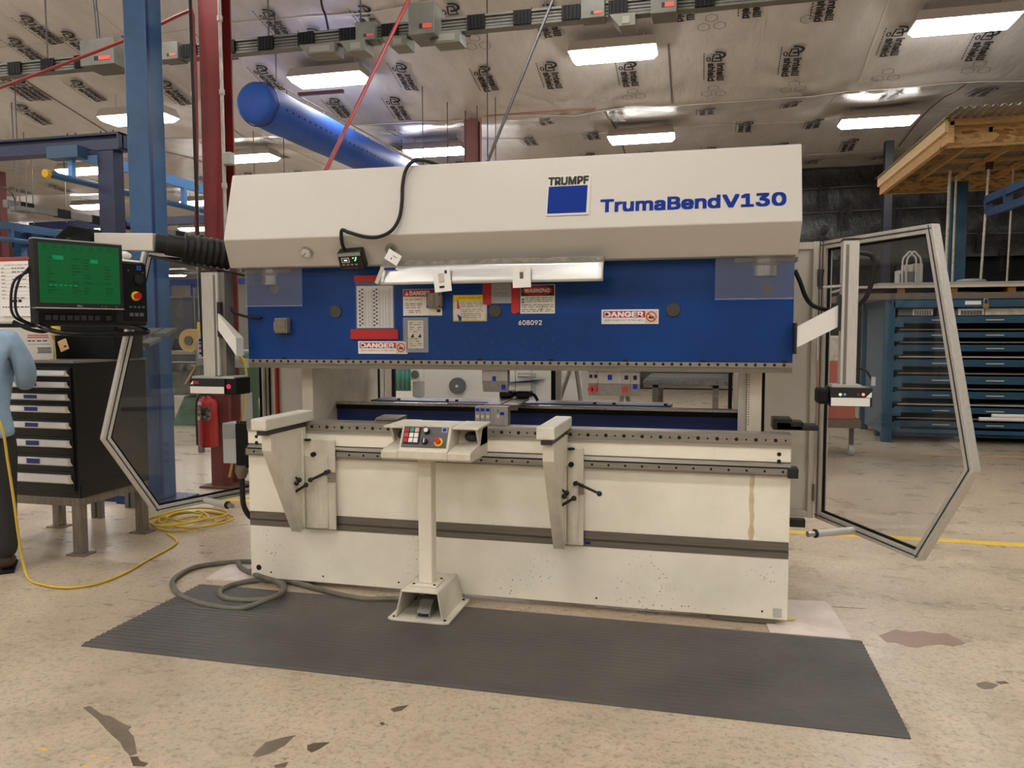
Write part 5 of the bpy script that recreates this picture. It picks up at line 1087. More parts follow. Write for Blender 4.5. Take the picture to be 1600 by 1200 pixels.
# things on the cabinet
top = cz1+.0045
def onc(px, py, y): return Y(px, py, y)
a, b = onc(30, 512, .38), onc(72, 512, .38); zt = a.z
t = T('carton', 'white carton with red print and bar label on the black cabinet', 'box', ((a.x+b.x)/2, .4, top))
MB().box(a.x-.1, b.x, .30, .52, top, zt).o('carton_body', CORD, t, bevel=.003)
for k, z in enumerate((zt-.06, zt-.075)): MB().box(b.x-.16+.0*k, b.x-.03, .299, .30, z, z+.009).o('red_print', mat('print_red', (196, 96, 90), .6), t)
lines(b.x-.16, b.x-.03, (zt-.1, ), .2995, t, INK, seed=41, hh=.008); MB().box(b.x-.16, b.x-.02, .299, .30, zt-.122, zt-.119).o('print_rule', INKG, t)
bb = MB()
for k in range(14): bb.box(b.x-.1+k*.006, b.x-.1+k*.006+.002+.002*(k % 2), .299, .30, zt-.18, zt-.145)
bb.box(b.x-.105, b.x-.015, .299, .30, zt-.147, zt-.144).box(b.x-.105, b.x-.015, .299, .30, zt-.184, zt-.181); bb.o('barcode_print', INK, t, kind='stuff'); t.rotation_euler = (0, 0, .72)
a, b = onc(-30, 503, .62), onc(182, 503, .62)
one(MB().box(a.x, b.x, .60, .9, top, a.z-.02), 'black_bin', BLACKM, 'large matte black bin on the cabinet behind the carton', 'bin', bevel=.01)
zb2 = a.z-.018; a, b = onc(-40, 404, .62), onc(190, 404, .62); zt2 = onc(100, 406, .62).z
t = T('white_case', 'big white case with blue band and paper list above the cabinet', 'case', ((a.x+b.x)/2, .72, zb2))
MB().box(a.x, b.x, .58, .86, zb2, zt2).o('case_body', WHITE, t, bevel=.03, seg=4); p, q = onc(52, 445, .575), onc(76, 463, .575); MB().box(p.x, q.x+.4, .574, .58, q.z, p.z).o('blue_band', INKB, t)
p, q = onc(-2, 409, .57), onc(52, 494, .57); s = MB().box(p.x, q.x, .568, .573, q.z, p.z).o('paper_list', PAPER, t)
lines(p.x+.05, q.x-.03, (p.z-.03,), .5675, s, INKG, seed=50, hh=.004)
m = MB()
for k in range(9): m.box(p.x+.02, q.x-.01, .567, .568, p.z-.06-k*.028, p.z-.0585-k*.028)
m.o('ruled_line', INKG, s, kind='stuff'); lines(p.x+.12, q.x-.05, [p.z-.055-k*.028 for k in (0, 1, 3, 5, 8)], .567, s, INK, seed=51, hh=.006); lines(p.x+.02, p.x+.06, [p.z-.055-k*.028 for k in range(9)], .567, s, INKG, seed=53, hh=.005)
MB().box(p.x+.11, p.x+.16, .566, .567, p.z-.33+.02, p.z-.31+.02).o('black_bar', INK, s); MB().box(p.x+.17, p.x+.2, .566, .567, p.z-.33+.02, p.z-.31+.022).o('black_bar', INK, s); lines(p.x+.02, q.x-.03, (p.z-.36+.01,), .567, s, INK, seed=55, hh=.008)
p = onc(0, 405, .6); q = onc(68, 405, .6); one(MB().box(p.x-.1, q.x, .6, .8, zt2+.001, zt2+.03), 'red_tray', mat('brick_red_paint', (150, 52, 44), .5), 'flat red tray lying on top of the white case', 'tray', bevel=.004)
p = onc(192, 410, .7); one(MB().ell((p.x-.09, .72, zt2+.03), .14, .08, .045, 14, 8), 'plastic_bag', mat('white_plastic_bag', (220, 218, 212), .4, bump=.6, bs=18), 'crumpled white plastic bag on the case behind the screen', 'bag')
# yellow lockout tags on a stand wire
p = onc(86, 556, .36); t = T('lockout_stand', 'yellow padlock and tag hanging on a wire stand on the cabinet', 'lock', (p.x, .36, top))
MB().tube(catmull([(p.x+.005, .36, top), (p.x, .36, top+.1), (p.x-.02, .36, top+.17), (p.x-.01, .35, top+.22)]), .005, 7).o('wire', YELC, t); MB().cyl((p.x, .36, top), (p.x, .36, top+.006), .025, n=12).o('stand_foot', GREYL, t)
a, b = onc(79, 503, .35), onc(94, 524, .35); MB().box(a.x, b.x, .335, .36, b.z, a.z).o('padlock', mat('lock_yellow', (216, 190, 96), .45), t, bevel=.006)
MB().box(a.x+.01, b.x-.02, .334, .335, b.z+.05, a.z-.02).o('padlock_label', YEL, t)
a, b = onc(89, 530, .34), onc(107, 549, .34); cxx, czz = (a.x+b.x)/2, (a.z+b.z)/2
tg = MB(); R2 = Vector((.94, 0, .34)); U2 = Vector((-.34, 0, .94)); C_ = Vector((cxx, .34, czz))
tg.hexa([C_-R2*.036-U2*.04, C_+R2*.036-U2*.04, C_+R2*.036-U2*.04+Vector((0, .012, 0)), C_-R2*.036-U2*.04+Vector((0, .012, 0))], [C_-R2*.036+U2*.04, C_+R2*.036+U2*.04, C_+R2*.036+U2*.04+Vector((0, .012, 0)), C_-R2*.036+U2*.04+Vector((0, .012, 0))]); tg.o('tag_block', mat('tag_tan', (206, 166, 110), .5), t, bevel=.004)
MB().add([C_+R2*.004-U2*.02+Vector((0, -.001, 0)), C_+R2*.03-U2*.02+Vector((0, -.001, 0)), C_+R2*.03-U2*.008+Vector((0, -.001, 0)), C_+R2*.004-U2*.008+Vector((0, -.001, 0))], [(0, 1, 2, 3)]).o('tag_print', INK, t)
# slanted rack of grey trays behind the cabinet
p = Y(150, 540, 1.4); t = T('tray_rack', 'slanted rack of dusty grey trays behind the cabinet', 'rack', (p.x, 1.4, 0))
DG = mat('dusty_grey', (112, 108, 102), .6); q0, q1 = Y(128, 556, 1.2), Y(190, 515, 1.6)
MB().hexa([(q0.x, 1.15, q0.z-.06), (q1.x+.12, 1.15, q0.z-.06), (q1.x+.12, 1.7, q1.z-.02), (q0.x+.06, 1.7, q1.z-.02)], [(q0.x, 1.15, q0.z-.03), (q1.x+.12, 1.15, q0.z-.03), (q1.x+.12, 1.7, q1.z+.01), (q0.x+.06, 1.7, q1.z+.01)]).o('rack_plate', DG, t)
for i in range(3):
    for j in range(3):
        x = q0.x+.08+.15*i+.03*j; y = 1.2+.17*j; z = q0.z-.03+(q1.z-q0.z+.04)*(y-1.15)/.55
        MB().hexa([(x, y, z), (x+.12, y, z), (x+.13, y+.14, z+.05), (x+.01, y+.14, z+.05)], [(x, y, z+.03), (x+.12, y, z+.03), (x+.13, y+.14, z+.08), (x+.01, y+.14, z+.08)]).o('tray', mat('tray_grey', (98, 96, 92), .5), t)
for x in (q0.x+.05, q1.x+.05): MB().box(x-.02, x+.02, 1.6, 1.64, 0, q1.z-.03).o('rack_leg', DG, t); MB().box(x-.02, x+.02, 1.2, 1.24, 0, q0.z-.05).o('rack_leg', DG, t)
# ================================================================ FIRE EXTINGUISHER, SIGN BOX, YELLOW HOSE
p = Y(325, 655, 2.48); ex = p.x; zt, zb2 = Y(325, 617, 2.5).z, Y(325, 697, 2.5).z; r = (Y(338, 655, 2.5).x-Y(312, 655, 2.5).x)/2
t = T('fire_extinguisher', 'red fire extinguisher hung on the dark red column', 'extinguisher', (ex, 2.5, zb2))
ye = 2.585-r-.01; prof = [(0, r*.92), (.015, r), (zt-zb2-.09, r), (zt-zb2-.05, r*.85), (zt-zb2-.02, r*.45), (zt-zb2, r*.35)]
MB().tube([(ex, ye, zb2+a) for a, _ in prof], [b for _, b in prof], 22).o('cylinder', REDB, t)
m = MB(); N = 10
def lab(z0, z1, a0, a1, mm, nm, e=.0015):
    m = MB(); v = []
    for k in range(N+1): a = a0+(a1-a0)*k/N; v += [(ex+(r+e)*math.sin(a), ye-(r+e)*math.cos(a), z0), (ex+(r+e)*math.sin(a), ye-(r+e)*math.cos(a), z1)]
    m.add(v, [(2*k, 2*k+2, 2*k+3, 2*k+1) for k in range(N)]); m.o(nm, mm, t)
H = zt-zb2
lab(zb2+H*.52, zb2+H*.78, -1.1, .9, mat('extinguisher_label', (150, 140, 136), .4, 0, (60, 54, 52), 30, .45, .55), 'label'); lab(zb2+H*.82, zb2+H*.88, -.6, .0, WHITE, 'white_label'); lab(zb2+H*.53, zb2+H*.6, -.9, -.2, mat('yellow_white', (206, 196, 140), .5), 'pictogram_row', .003)
lab(zb2+H*.62, zb2+H*.75, -.1, .4, INK, 'dark_pictogram', .003)
MB().box(ex-.02, ex+.02, ye-.06, ye+.02, zt, zt+.02).box(ex-.012, ex+.012, ye-.09, ye+.02, zt+.025, zt+.04).o('valve_lever', BLACK, t)
MB().tube(catmull([(ex-.01, ye-.02, zt+.01), (ex-.07, ye-.02, zt), (ex-r-.02, ye-.02, zt-.1), (ex-r-.022, ye-.02, zb2+.3*H), (ex-r-.02, ye-.02, zb2+.12*H)]), .011, 8).o('hose', BLACK, t); MB().cyl((ex-r-.02, ye-.02, zb2+.14*H), (ex-r-.02, ye-.02, zb2+.02*H), .014, .009, 10).o('nozzle', BLACK, t)
MB().box(ex-.02, ex+.02, ye+r-.002, 2.598, zb2+.2, zb2+.45).o('wall_bracket', BLACK, t)
p, q = Y(304, 527, 2.44), Y(357, 572, 2.44)
t = T('electrical_box', 'grey electrical box with white printed sign on the red column behind the laser guard', 'box', ((p.x+q.x)/2, 2.5, q.z))
MB().box(p.x-.02, q.x+.02, 2.48, 2.6, q.z-.0, p.z-.06).o('box', GREYL, t, bevel=.005); s = MB().box(p.x+.01, q.x, 2.472, 2.48, q.z+.07, p.z).o('sign', WHITE, t)
for (a0, a1, b0, b1, m) in ((.04, .3, .8, .93, INKB), (.04, .3, .66, .74, INKB), (.04, .3, .42, .56, mat('print_brick', (180, 74, 58), .6)), (.04, .22, .2, .3, INKB), (.75, .85, .3, .6, mat('print_maroon', (110, 30, 30), .6)), (.72, .9, .75, .8, INKG)):
    w_, h_ = q.x-p.x-.01, p.z-q.z-.07; MB().box(p.x+.01+w_*a0, p.x+.01+w_*a1, 2.471, 2.472, q.z+.07+h_*b0, q.z+.07+h_*b1).o('sign_print', m, s)
MB().tube(catmull([(p.x+.1, 2.5, q.z), (p.x+.08, 2.48, q.z-.1), (p.x+.1, 2.46, q.z-.25), (p.x+.16, 2.5, q.z-.33)]), .012, 8).o('box_cable', RUB, t)
MB().box(q.x+.03, q.x+.15, 2.5, 2.58, q.z-.02, q.z+.07).o('outlet_box', GREYL, t, bevel=.005)
MB().tube(catmull([Vector((q.x+.12, 2.49, q.z+.03))]+[Y(a, b, 2.42) for a, b in ((375, 556), (382, 566), (385, 590), (383, 615), (381, 640), (377, 662), (368, 700), (358, 745))]), .012, 8).o('yellow_cord', YELC, t)
# ================================================================ LEFT BACKGROUND: machines, screens, gantry
def ab(px0, px1, py0, py1, y, dep): a, b = Y(px0, py0, y), Y(px1, py1, y); return (a.x, b.x, y, y+dep, b.z, a.z)
def floor_down(v): v = list(v); v[4] = 0.0; return v
# green pedestal machine
t = T('grinder_machine', 'old green pedestal machine with grey ways behind the left guard door', 'machine', tuple(Z(290, 665)))
gp = Z(292, 665); y = gp.y; GREYM = mat('worn_machine_grey', (92, 92, 84), .5, 0, (60, 58, 52), 4)
a, b, c, d = [Y(px, py, y) for px, py in ((268, 664), (312, 664), (306, 620), (282, 620))]
MB().hexa([(a.x, y, 0), (b.x, y, 0), (b.x, y+.7, 0), (a.x, y+.7, 0)], [(d.x, y+.1, c.z), (c.x, y+.1, c.z), (c.x, y+.6, c.z), (d.x, y+.6, c.z)]).o('pedestal', GRN, t, bevel=.01)
v = ab(232, 312, 578, 618, y, .7); MB().box(*v).o('bed', GREYM, t, bevel=.01)
v = ab(246, 300, 566, 580, y-.02, .4); MB().box(*v).o('carriage', mat('machine_dark', (66, 62, 56), .5), t, bevel=.01)
for px in (248, 262, 282, 296): c = Y(px, 574, y-.08); MB().cyl(c, c+Vector((0, .1, 0)), .05, n=14).o('hand_wheel', GREYM, t)
c = Y(312, 560, y); e = Y(290, 600, y-.05); MB().cyl(c, e, .02, n=8).o('lever', mat('tan_handle', (170, 140, 96), .6), t)
for px in (247, 264): c = Y(px, 640, y); MB().cyl((c.x, y+.1, 0), (c.x, y+.1, Y(px, 618, y).z), .025, n=8).o('strut', GREYM, t)
c = Y(372, 575, 6.0); t = T('green_tank', 'round green machine housing left of the machine bed behind the red column', 'machine', (c.x, 6.0, 0))
MB().cyl((c.x+.02, 6.0, .6), (c.x+.02, 6.0, c.z+.15), .3, n=24).o('drum', GRN, t, bevel=.01); MB().cyl((c.x, 6.0, 0), (c.x, 6.0, .6), .32, .28, 20).o('pedestal', GRN, t); MB().cyl((c.x, 5.72, 1.0), (c.x, 5.66, 1.0), .16, n=18).o('wheel', mat('olive_wheel', (110, 112, 70), .5), t); MB().ell((c.x+.02, 6.0, c.z+.15), .3, .3, .12, 20, 8).o('cap', GRN, t)
v = ab(348, 376, 615, 640, 5.2, .3); one(MB().box(*floor_down(v)), 'pale_box', GREYL, 'pale box on the floor behind the extinguisher', 'box', bevel=.01)
# hose reel on the wall stand
c = Y(303, 532, 4.5); t = T('hose_reel', 'brassy round hose reel left of the electrical box', 'reel', (c.x, 4.5, 0))
MB().cyl((c.x, 4.4, c.z), (c.x, 4.55, c.z), .15, n=22).o('drum', mat('brass_reel', (170, 140, 84), .5), t, bevel=.01); MB().cyl((c.x, 4.38, c.z), (c.x, 4.4, c.z), .06, n=14).o('hub', GREYM, t); MB().box(c.x-.03, c.x+.03, 4.56, 4.62, 0, c.z+.2).o('stand', GREYM, t); MB().cyl((c.x+.08, 4.5, c.z+.05), (c.x+.08, 4.5, c.z+.24), .02, n=8).o('handle', YELC, t)
# bench with steel offcuts
a, b = Y(238, 560, 8.0), Y(345, 560, 8.0); zt = Y(290, 547, 8.6).z
t = T('work_bench', 'low grey work bench before the charcoal dividers', 'bench', ((a.x+b.x)/2, 8.4, 0))
MB().box(a.x-1.4, b.x+.3, 8.0, 9.2, zt-.06, zt).o('bench_top', mat('bench_stone', (138, 130, 118), .55), t)
for x in (a.x-1.3, a.x, b.x+.2): MB().box(x-.04, x+.04, 8.05, 8.13, 0, zt-.06).o('bench_leg', DG, t)
for px, lb in ((262, 'first grey angle block on the low bench by the blue column'), (292, 'second grey angle block on the low bench, nearer the hose reel')):
    c = Y(px, 535, 8.3); one(MB().prism([(c.x-.12, 8.3, zt), (c.x+.08, 8.3, zt), (c.x+.16, 8.3, zt+.22), (c.x+.0, 8.3, zt+.22)], (0, .5, 0)), 'angle_block', GREYD, lb, 'block')
# charcoal screens
pn = 0
for (a, b, lb) in ((246, 252, 'narrow charcoal room divider beside the blue column'), (255, 303, 'wide charcoal room divider behind the low bench'), (304, 330, 'charcoal divider left of the laser guard upright'), (340, 372, 'charcoal divider between the red column and the ram')):
    v = ab(a, b, 466, 541, 12.0, .05); t = T('room_divider', lb, 'divider', ((v[0]+v[1])/2, 12.0, 0), 'charcoal dividers')
    MB().box(v[0], v[1], 12.0, 12.04, .05, v[5]).o('panel', GREYD, t); MB().box(v[0]-.02, v[0]+.03, 11.97, 12.05, 0, v[5]+.25).o('post', mat('post_grey', (90, 88, 84), .5), t); MB().box(v[0], v[1], 11.98, 12.05, v[5], v[5]+.05).o('top_rail', MATS['post_grey'], t)
v = ab(348, 388, 477, 481, 11.6, .05)
# far blue beam with brackets, far red post
a, b = Y(250, 437, 20), Y(390, 437, 20); t = T('far_blue_beam', 'far blue crane beam seen through the left guard door', 'beam', ((a.x+b.x)/2, 20, 0))
MB().box(a.x-.5, b.x+6, 20, 20.3, Y(300, 445, 20).z, a.z).o('beam', mat('beam_blue', (46, 66, 128), .5), t)
for px in (257, 300): c = Y(px, 450, 20); MB().box(c.x-.1, c.x+.1, 20.05, 20.25, 0, Y(300, 445, 20).z).o('post', MATS['beam_blue'], t)
c = Y(246, 420, 13); one(MB().box(c.x-.14, c.x+.14, 13, 13.25, 0, 5.4), 'far_red_post', REDC, 'distant dark red post just right of the blue column', 'post')
c = Y(246, 330, 16); one(MB().box(c.x-.16, c.x+.16, 16, 16.2, 0, 5.4), 'far_red_post', mat('maroon_dark', (80, 28, 28), .5), 'distant maroon post above the guard door right of the blue column', 'post')
# navy gantry
NG = BLUEN; yg = 4.6
a = Y(190, 207, yg); b = Y(190, 233, yg); zt, zb2 = a.z, b.z
t = T('gantry_crane', 'navy steel gantry beam on a post at the upper left', 'crane', (a.x, yg, 0))
MB().box(a.x-4.5, a.x, yg, yg+.03, zb2, zt).box(a.x-4.5, a.x, yg-.06, yg+.16, zb2-.012, zb2+.018).box(a.x-4.5, a.x, yg-.06, yg+.16, zt-.03, zt).o('beam', NG, t, bevel=.003)
MB().box(a.x-.02, a.x, yg-.07, yg+.16, zb2, zt).o('end_plate', NG, t)
p0, p1 = Y(158, 300, yg), Y(183, 300, yg); MB().box(p0.x, p1.x, yg-.05, yg+.14, 0.02, zb2-.012).o('post', NG, t, bevel=.006); MB().box(p0.x-.1, p1.x+.1, yg-.15, yg+.25, 0, .02).o('base_plate', NG, t)
for px in (105, 118, 157, 177): c = Y(px, 205, yg+.04); MB().cyl((c.x, yg+.04, zt), (c.x, yg+.04, zt+.05), .012, n=8).o('bolt', NG, t)
q0 = Y(72, 240, yg-.25); q1 = Y(121, 240, yg-.25); MB().box(q0.x, q1.x, yg-.25, yg-.07, Y(90, 247, yg-.25).z, Y(90, 228, yg-.25).z).o('trolley_block', mat('slate_blue_paint', (48, 76, 106), .5), t, bevel=.004)
def ladder(x, y0, y1, zt, zb_, m, nm, lb, step=.9, w_=.07, h_=.15, cap=False):
    t = T(nm, lb, 'rail', (x, y0, zb_)); MB().box(x-w_/2, x+w_/2, y0+(.45 if cap else 0), y1, zt-h_, zt).o('upper_chord', m, t, bevel=.004)
    MB().cyl((x, y0, zb_), (x, y1, zb_), .045, n=12).o('lower_chord', BLUEC, t)
    y = y0+.35
    while y < y1: MB().box(x-.035, x+.035, y, y+.07, zb_, zt-h_).o('web_post', m, t); y += step
    if cap: MB().cyl((x, y0-.06, zb_), (x, y0, zb_), .052, n=12).o('yellow_cap', mat('cap_yellow', (224, 176, 40), .5), t)
    return t
c = Y(76, 272, 4.1); ladder(c.x, 4.1, 10.8, Y(96, 230, 4.5).z, c.z, BLUEL, 'crane_rail', 'light blue double crane rail with yellow tip running away at the upper left', cap=True, step=1.15)
a = Y(45, 349, 12.4); b = Y(330, 341, 12.4); one(MB().box(a.x, b.x+1.5, 12.4, 12.6, a.z-.17, a.z+.02), 'navy_beam', NG, 'long navy beam crossing behind the blue column below the crane rail', 'beam')
c = Y(-10, 350, 8.0); ladder(c.x, 8.0, 12.2, Y(0, 343, 8.0).z, Y(0, 371, 8.0).z, BLUEC, 'crane_rail', 'mid blue double crane rail low at the left edge', step=1.2)
a, b = Y(18, 362, 14), Y(85, 384, 14); t = T('blue_partition', 'deep blue partition on two lighter blue posts behind the low rail at the left edge', 'partition', ((a.x+b.x)/2, 13.9, 0)); MB().box(a.x, b.x, 14, 14.1, b.z, a.z).o('panel', BLUEB, t)
for px in (27, 55): c = Y(px, 380, 13.8); MB().box(c.x-.12, c.x+.12, 13.8, 14.0, 0, Y(px, 352, 13.8).z).o('post', BLUEC, t)
c = Y(-3, 330, 11); one(MB().box(c.x-.14, c.x+.06, 11, 11.2, 0, 5.4), 'far_red_post', MATS['maroon_dark'], 'distant maroon post at the very left edge of the picture', 'post')
for px, py, yy, lb in [(29, 268, 7.5, 'thin hanging rod at the far left edge, left of the arched cable'), (51, 300, 10, 'thin hanging rod behind the low rail'), (102, 300, 11, 'thin hanging rod left of the navy post'), (192, 330, 12, 'thin hanging rod just right of the navy post'), (40, 285, 9, 'second thin hanging rod at the left edge'), (23, 275, 8, 'third thin hanging rod at the left edge'), (397, 262, 9.5, 'thin rod above the left end of the machine cover'), (443, 220, 10.5, 'thin rod under the blue air duct')]:
    c = Y(px, py, yy); one(MB().cyl((c.x, yy, c.z-.7), (c.x, yy, cz(c.x, yy)), .01, n=6), 'hanging_rod', INKG, lb, 'rod')
pts = [Y(4, 292, 8), Y(12, 296, 8), Y(20, 304, 8), Y(24, 318, 8), Y(25, 330, 8)]; one(MB().tube(catmull(pts), .012, 7), 'hanging_cable', RUB, 'arched dark cable at the left edge below the gantry beam', 'cable')
a, b = Y(14, 330, 8), Y(36, 322, 8); one(MB().box(a.x, b.x, 8, 8.3, a.z, b.z), 'switch_box', GREYB, 'small grey switch box at the left edge under the arched cable', 'box', bevel=.01)
a = Y(8, 318, 9.0); t = T('far_bus_duct', 'far bus duct with black bands descending from the left edge', 'busbar', tuple(a))
MB().box(a.x-.06, a.x+.06, 9, 20, a.z-.08, a.z+.08).o('rail', GREYB, t)
for k in range(10): y = 9.3+k*1.0; MB().box(a.x-.075, a.x+.075, y, y+.35, a.z-.09, a.z+.09).o('joint_band', BLACKM, t)
# ================================================================ BEHIND THE MACHINE (through the rear panes)
a, b = Y(661, 600, 5.0), Y(754, 600, 5.0); t = T('white_machine', 'white machine with round grey wheel behind the press, left pane', 'machine', ((a.x+b.x)/2, 5.3, 0))
MB().box(a.x, b.x+1.25, 5.0, 6.2, .1, 1.45).o('cabinet', WHITE, t, bevel=.01); c = Y(715, 603, 4.98); MB().cyl((c.x, 5.0, c.z), (c.x, 4.95, c.z), .105, n=28).o('grey_wheel', mat('wheel_grey', (92, 94, 96), .5), t); MB().cyl((c.x, 4.95, c.z), (c.x, 4.94, c.z), .018, n=12).o('wheel_hub', WHITE, t)
a, b = Y(793, 598, 4.95), Y(850, 592, 4.95); MB().prism([(a.x, 4.94, Y(793, 600, 4.95).z), (b.x-.15, 4.94, Y(793, 596, 4.95).z), (b.x, 4.94, Y(793, 592, 4.95).z), (b.x-.1, 4.94, Y(793, 597, 4.95).z), (a.x, 4.94, Y(793, 597, 4.95).z)], (0, .06, 0)).o('blue_stripe', mat('stripe_slate', (84, 112, 136), .5), t)
c = Y(822, 587, 4.9); MB().cyl((c.x-.1, 4.9, c.z), (c.x+.12, 4.9, c.z), .03, n=12).o('spindle', BRIGHT, t)
for px in (805, 830): c = Y(px, 600, 4.99); MB().box(c.x-.003, c.x+.003, 4.997, 5.0, .6, 1.44).o('door_gap', INKG, t)
c = Y(834, 606, 4.98); MB().box(c.x-.02, c.x+.02, 4.97, 5.0, c.z-.1, c.z+.1).o('door_handle', GREYL, t)
MB().box(a.x-.2, b.x+.2, 5.1, 6.1, 0, .1).o('plinth', DG, t)
a, b = Y(617, 580, 4.6), Y(642, 611, 4.6); m = MB(); n2 = 12
m.v = [(a.x+(b.x-a.x)*i/n2, 4.6+.03*math.sin(i*1.9), z) for z in (b.z, a.z+.1) for i in range(n2+1)]; m.f = [(i, i+1, n2+2+i, n2+1+i) for i in range(n2)]; m.sm = [True]*n2
o = one(m, 'teal_cloth', TEAL, 'hanging teal cloth seen in the left rear pane', 'cloth'); so = o.modifiers.new('thick', 'SOLIDIFY'); so.thickness = .01
c = Y(649, 585, 4.7); t = T('small_dial_unit', 'small white unit with round dial beside the teal cloth', 'device', (c.x, 4.7, c.z-.3)); MB().box(c.x-.07, c.x+.07, 4.7, 4.85, c.z-.07, c.z+.09).o('case', WHITE, t, bevel=.01); MB().cyl((c.x, 4.7, c.z), (c.x, 4.68, c.z), .05, n=18).o('dial', INKG, t); MB().box(c.x-.05, c.x+.07, 4.72, 4.84, c.z-.28, c.z-.09).o('lower_box', GREYL, t, bevel=.01); MB().box(c.x-.03, c.x+.05, 4.75, 4.83, 0, c.z-.28).o('post', GREYL, t)
a, b = Y(1005, 592, 5.2), Y(1150, 600, 5.2); zt = Y(1080, 595, 5.2).z
t = T('steel_table', 'bright steel work table seen through the right rear pane', 'table', ((a.x+b.x)/2, 5.8, 0))
MB().box(a.x, b.x+.8, 5.2, 6.8, zt-.05, zt).o('table_top', steel('table_steel', (170, 168, 164), .25, (3, 3, 1), m=.7), t); MB().box(a.x, b.x+.8, 5.22, 5.26, zt-.09, zt-.05).o('apron', STEEL, t)
for x in (Y(1024, 620, 5.25).x, Y(1118, 620, 5.25).x): MB().box(x-.035, x+.035, 5.22, 5.29, 0, zt-.05).o('table_leg', STEELD, t)
for y in (6.7,): MB().box(a.x+.1, a.x+.17, y-.07, y, 0, zt-.05).o('table_leg', STEELD, t)
MB().box(a.x+.1, b.x-.3, 5.6, 6.4, .42, .46).o('lower_shelf', STEELD, t)
c0, c1 = Y(876, 622, 4.4), Y(895, 580, 4.4); t = T('trestle', 'grey folding trestle with slanting legs in the right rear pane', 'trestle', (c0.x, 4.4, 0)); zz = c1.z+.1
MB().bar((c1.x-.3, 4.7, zz), (c1.x+.7, 4.7, zz), .06, .06).o('top_bar', STEELD, t)
for (xa, xb, yy) in ((c1.x-.42, c1.x-.05, 4.4), (c1.x+.2, c1.x-.02, 4.42), (c1.x+.75, c1.x+.5, 4.9), (c1.x+.4, c1.x+.6, 4.4)): MB().bar((xa, yy, 0), (xb, 4.7, zz), .035, .035).o('leg', STEELD, t)
a, b = Y(868, 583, 6.6), Y(892, 592, 6.6); one(MB().box(a.x, b.x, 6.6, 7.2, 0, a.z), 'blue_bin', mat('bin_blue', (52, 104, 140), .5), 'blue bin far behind the trestle', 'bin', bevel=.02)
# ================================================================ RIGHT BACKGROUND: sheet rack, loft, beams
yr = 7.6; xl = Y(1380, 600, yr).x; xr = 11.0
zf = lambda py: Y(1480, py, yr).z
t = T('sheet_rack', 'blue sheet metal drawer rack at the right behind the guard door', 'rack', ((xl+xr)/2, 8.2, 0))
MB().box(xl, xl+.13, yr, yr+.12, 0.0, zf(468)).o('front_post', BLUEK, t, bevel=.006)
m = MB()
tb_ = Y(1348, 476, yr+1.5)
MB().box(tb_.x, tb_.x+.12, yr+1.45, yr+1.57, 0, zf(469)).o('rear_post', BLUEK, t, bevel=.006); MB().box(Y(1370, 560, yr+.75).x-.0, Y(1370, 560, yr+.75).x+.08, yr+.7, yr+.82, 0, zf(470)).o('middle_post', BLUEK, t)
MB().box(xl+.02, xl+.10, yr+.05, yr+1.5, zf(478), zf(467)).o('side_rail', BLUEK, t); MB().box(xl+.04, xl+.06, yr+.1, yr+1.5, .1, zf(478)).o('side_panel', mat('rack_side_grey_blue', (78, 96, 108), .5), t)
MB().box(xl+.1, xr, yr, yr+.08, zf(480), zf(468.5)).o('top_rail', BLUEK, t, bevel=.004); MB().box(xl+.1, xr, yr+.02, yr+.1, zf(678), zf(672)).o('bottom_rail', BLUEK, t)
MB().box(xl+.08, xl+.02, yr-.01, yr, zf(474), zf(468)).o('corner_cap', BLACK, t)
MB().box(xl+.1, xr, yr+.15, yr+1.5, .08, .12).o('floor_shelf', BLUEK, t); MB().box(xl+.1, xr, yr+1.42, yr+1.45, .1, zf(482)).o('back_sheet', BLACKM, t)
rows = [(494, 505), (519, 527.5), (539, 549), (562, 573), (588, 600), (612, 623), (637, 646), (659, 668)]
for k, (a, b) in enumerate(rows):
    za, zb_ = zf(a), zf(b)
    d = MB().box(xl+.16, xr-.1, yr+.02, yr+.05, zb_, za).o('drawer', mat('drawer_blue', (6, 66, 92), .45, 0, (4, 52, 76), 2), t, bevel=.003)
    MB().box(xl+.16, xr-.1, yr+.05, yr+1.35, zb_, zb_+.01).o('drawer_floor', BLACKM, d)
    for px in (1555,): c = Y(px, (a+b)/2, yr); MB().box(c.x-.11, c.x+.11, yr+.0, yr+.02, (za+zb_)/2-.012, (za+zb_)/2+.004).o('pull', GREYL, d)
    c = Y(1470, (a+b)/2, yr); MB().box(c.x-.11, c.x+.11, yr+.0, yr+.02, (za+zb_)/2-.012, (za+zb_)/2+.004).o('pull', GREYL, d)
    MB().box(xl+.11, xl+.24, yr-.004, yr+.02, zb_-.05, za-.02).o('step_bracket', BLUEK, t)
    if k: MB().box(xl+.2, xr-.1, yr+.04, yr+1.3, zf(a-3.2), zf(a-5.0)).o('stored_sheet', mat('sheet_edge_%d' % (k % 3), ((176, 172, 164), (120, 104, 88), (112, 110, 104))[k % 3], .5, .2), t)
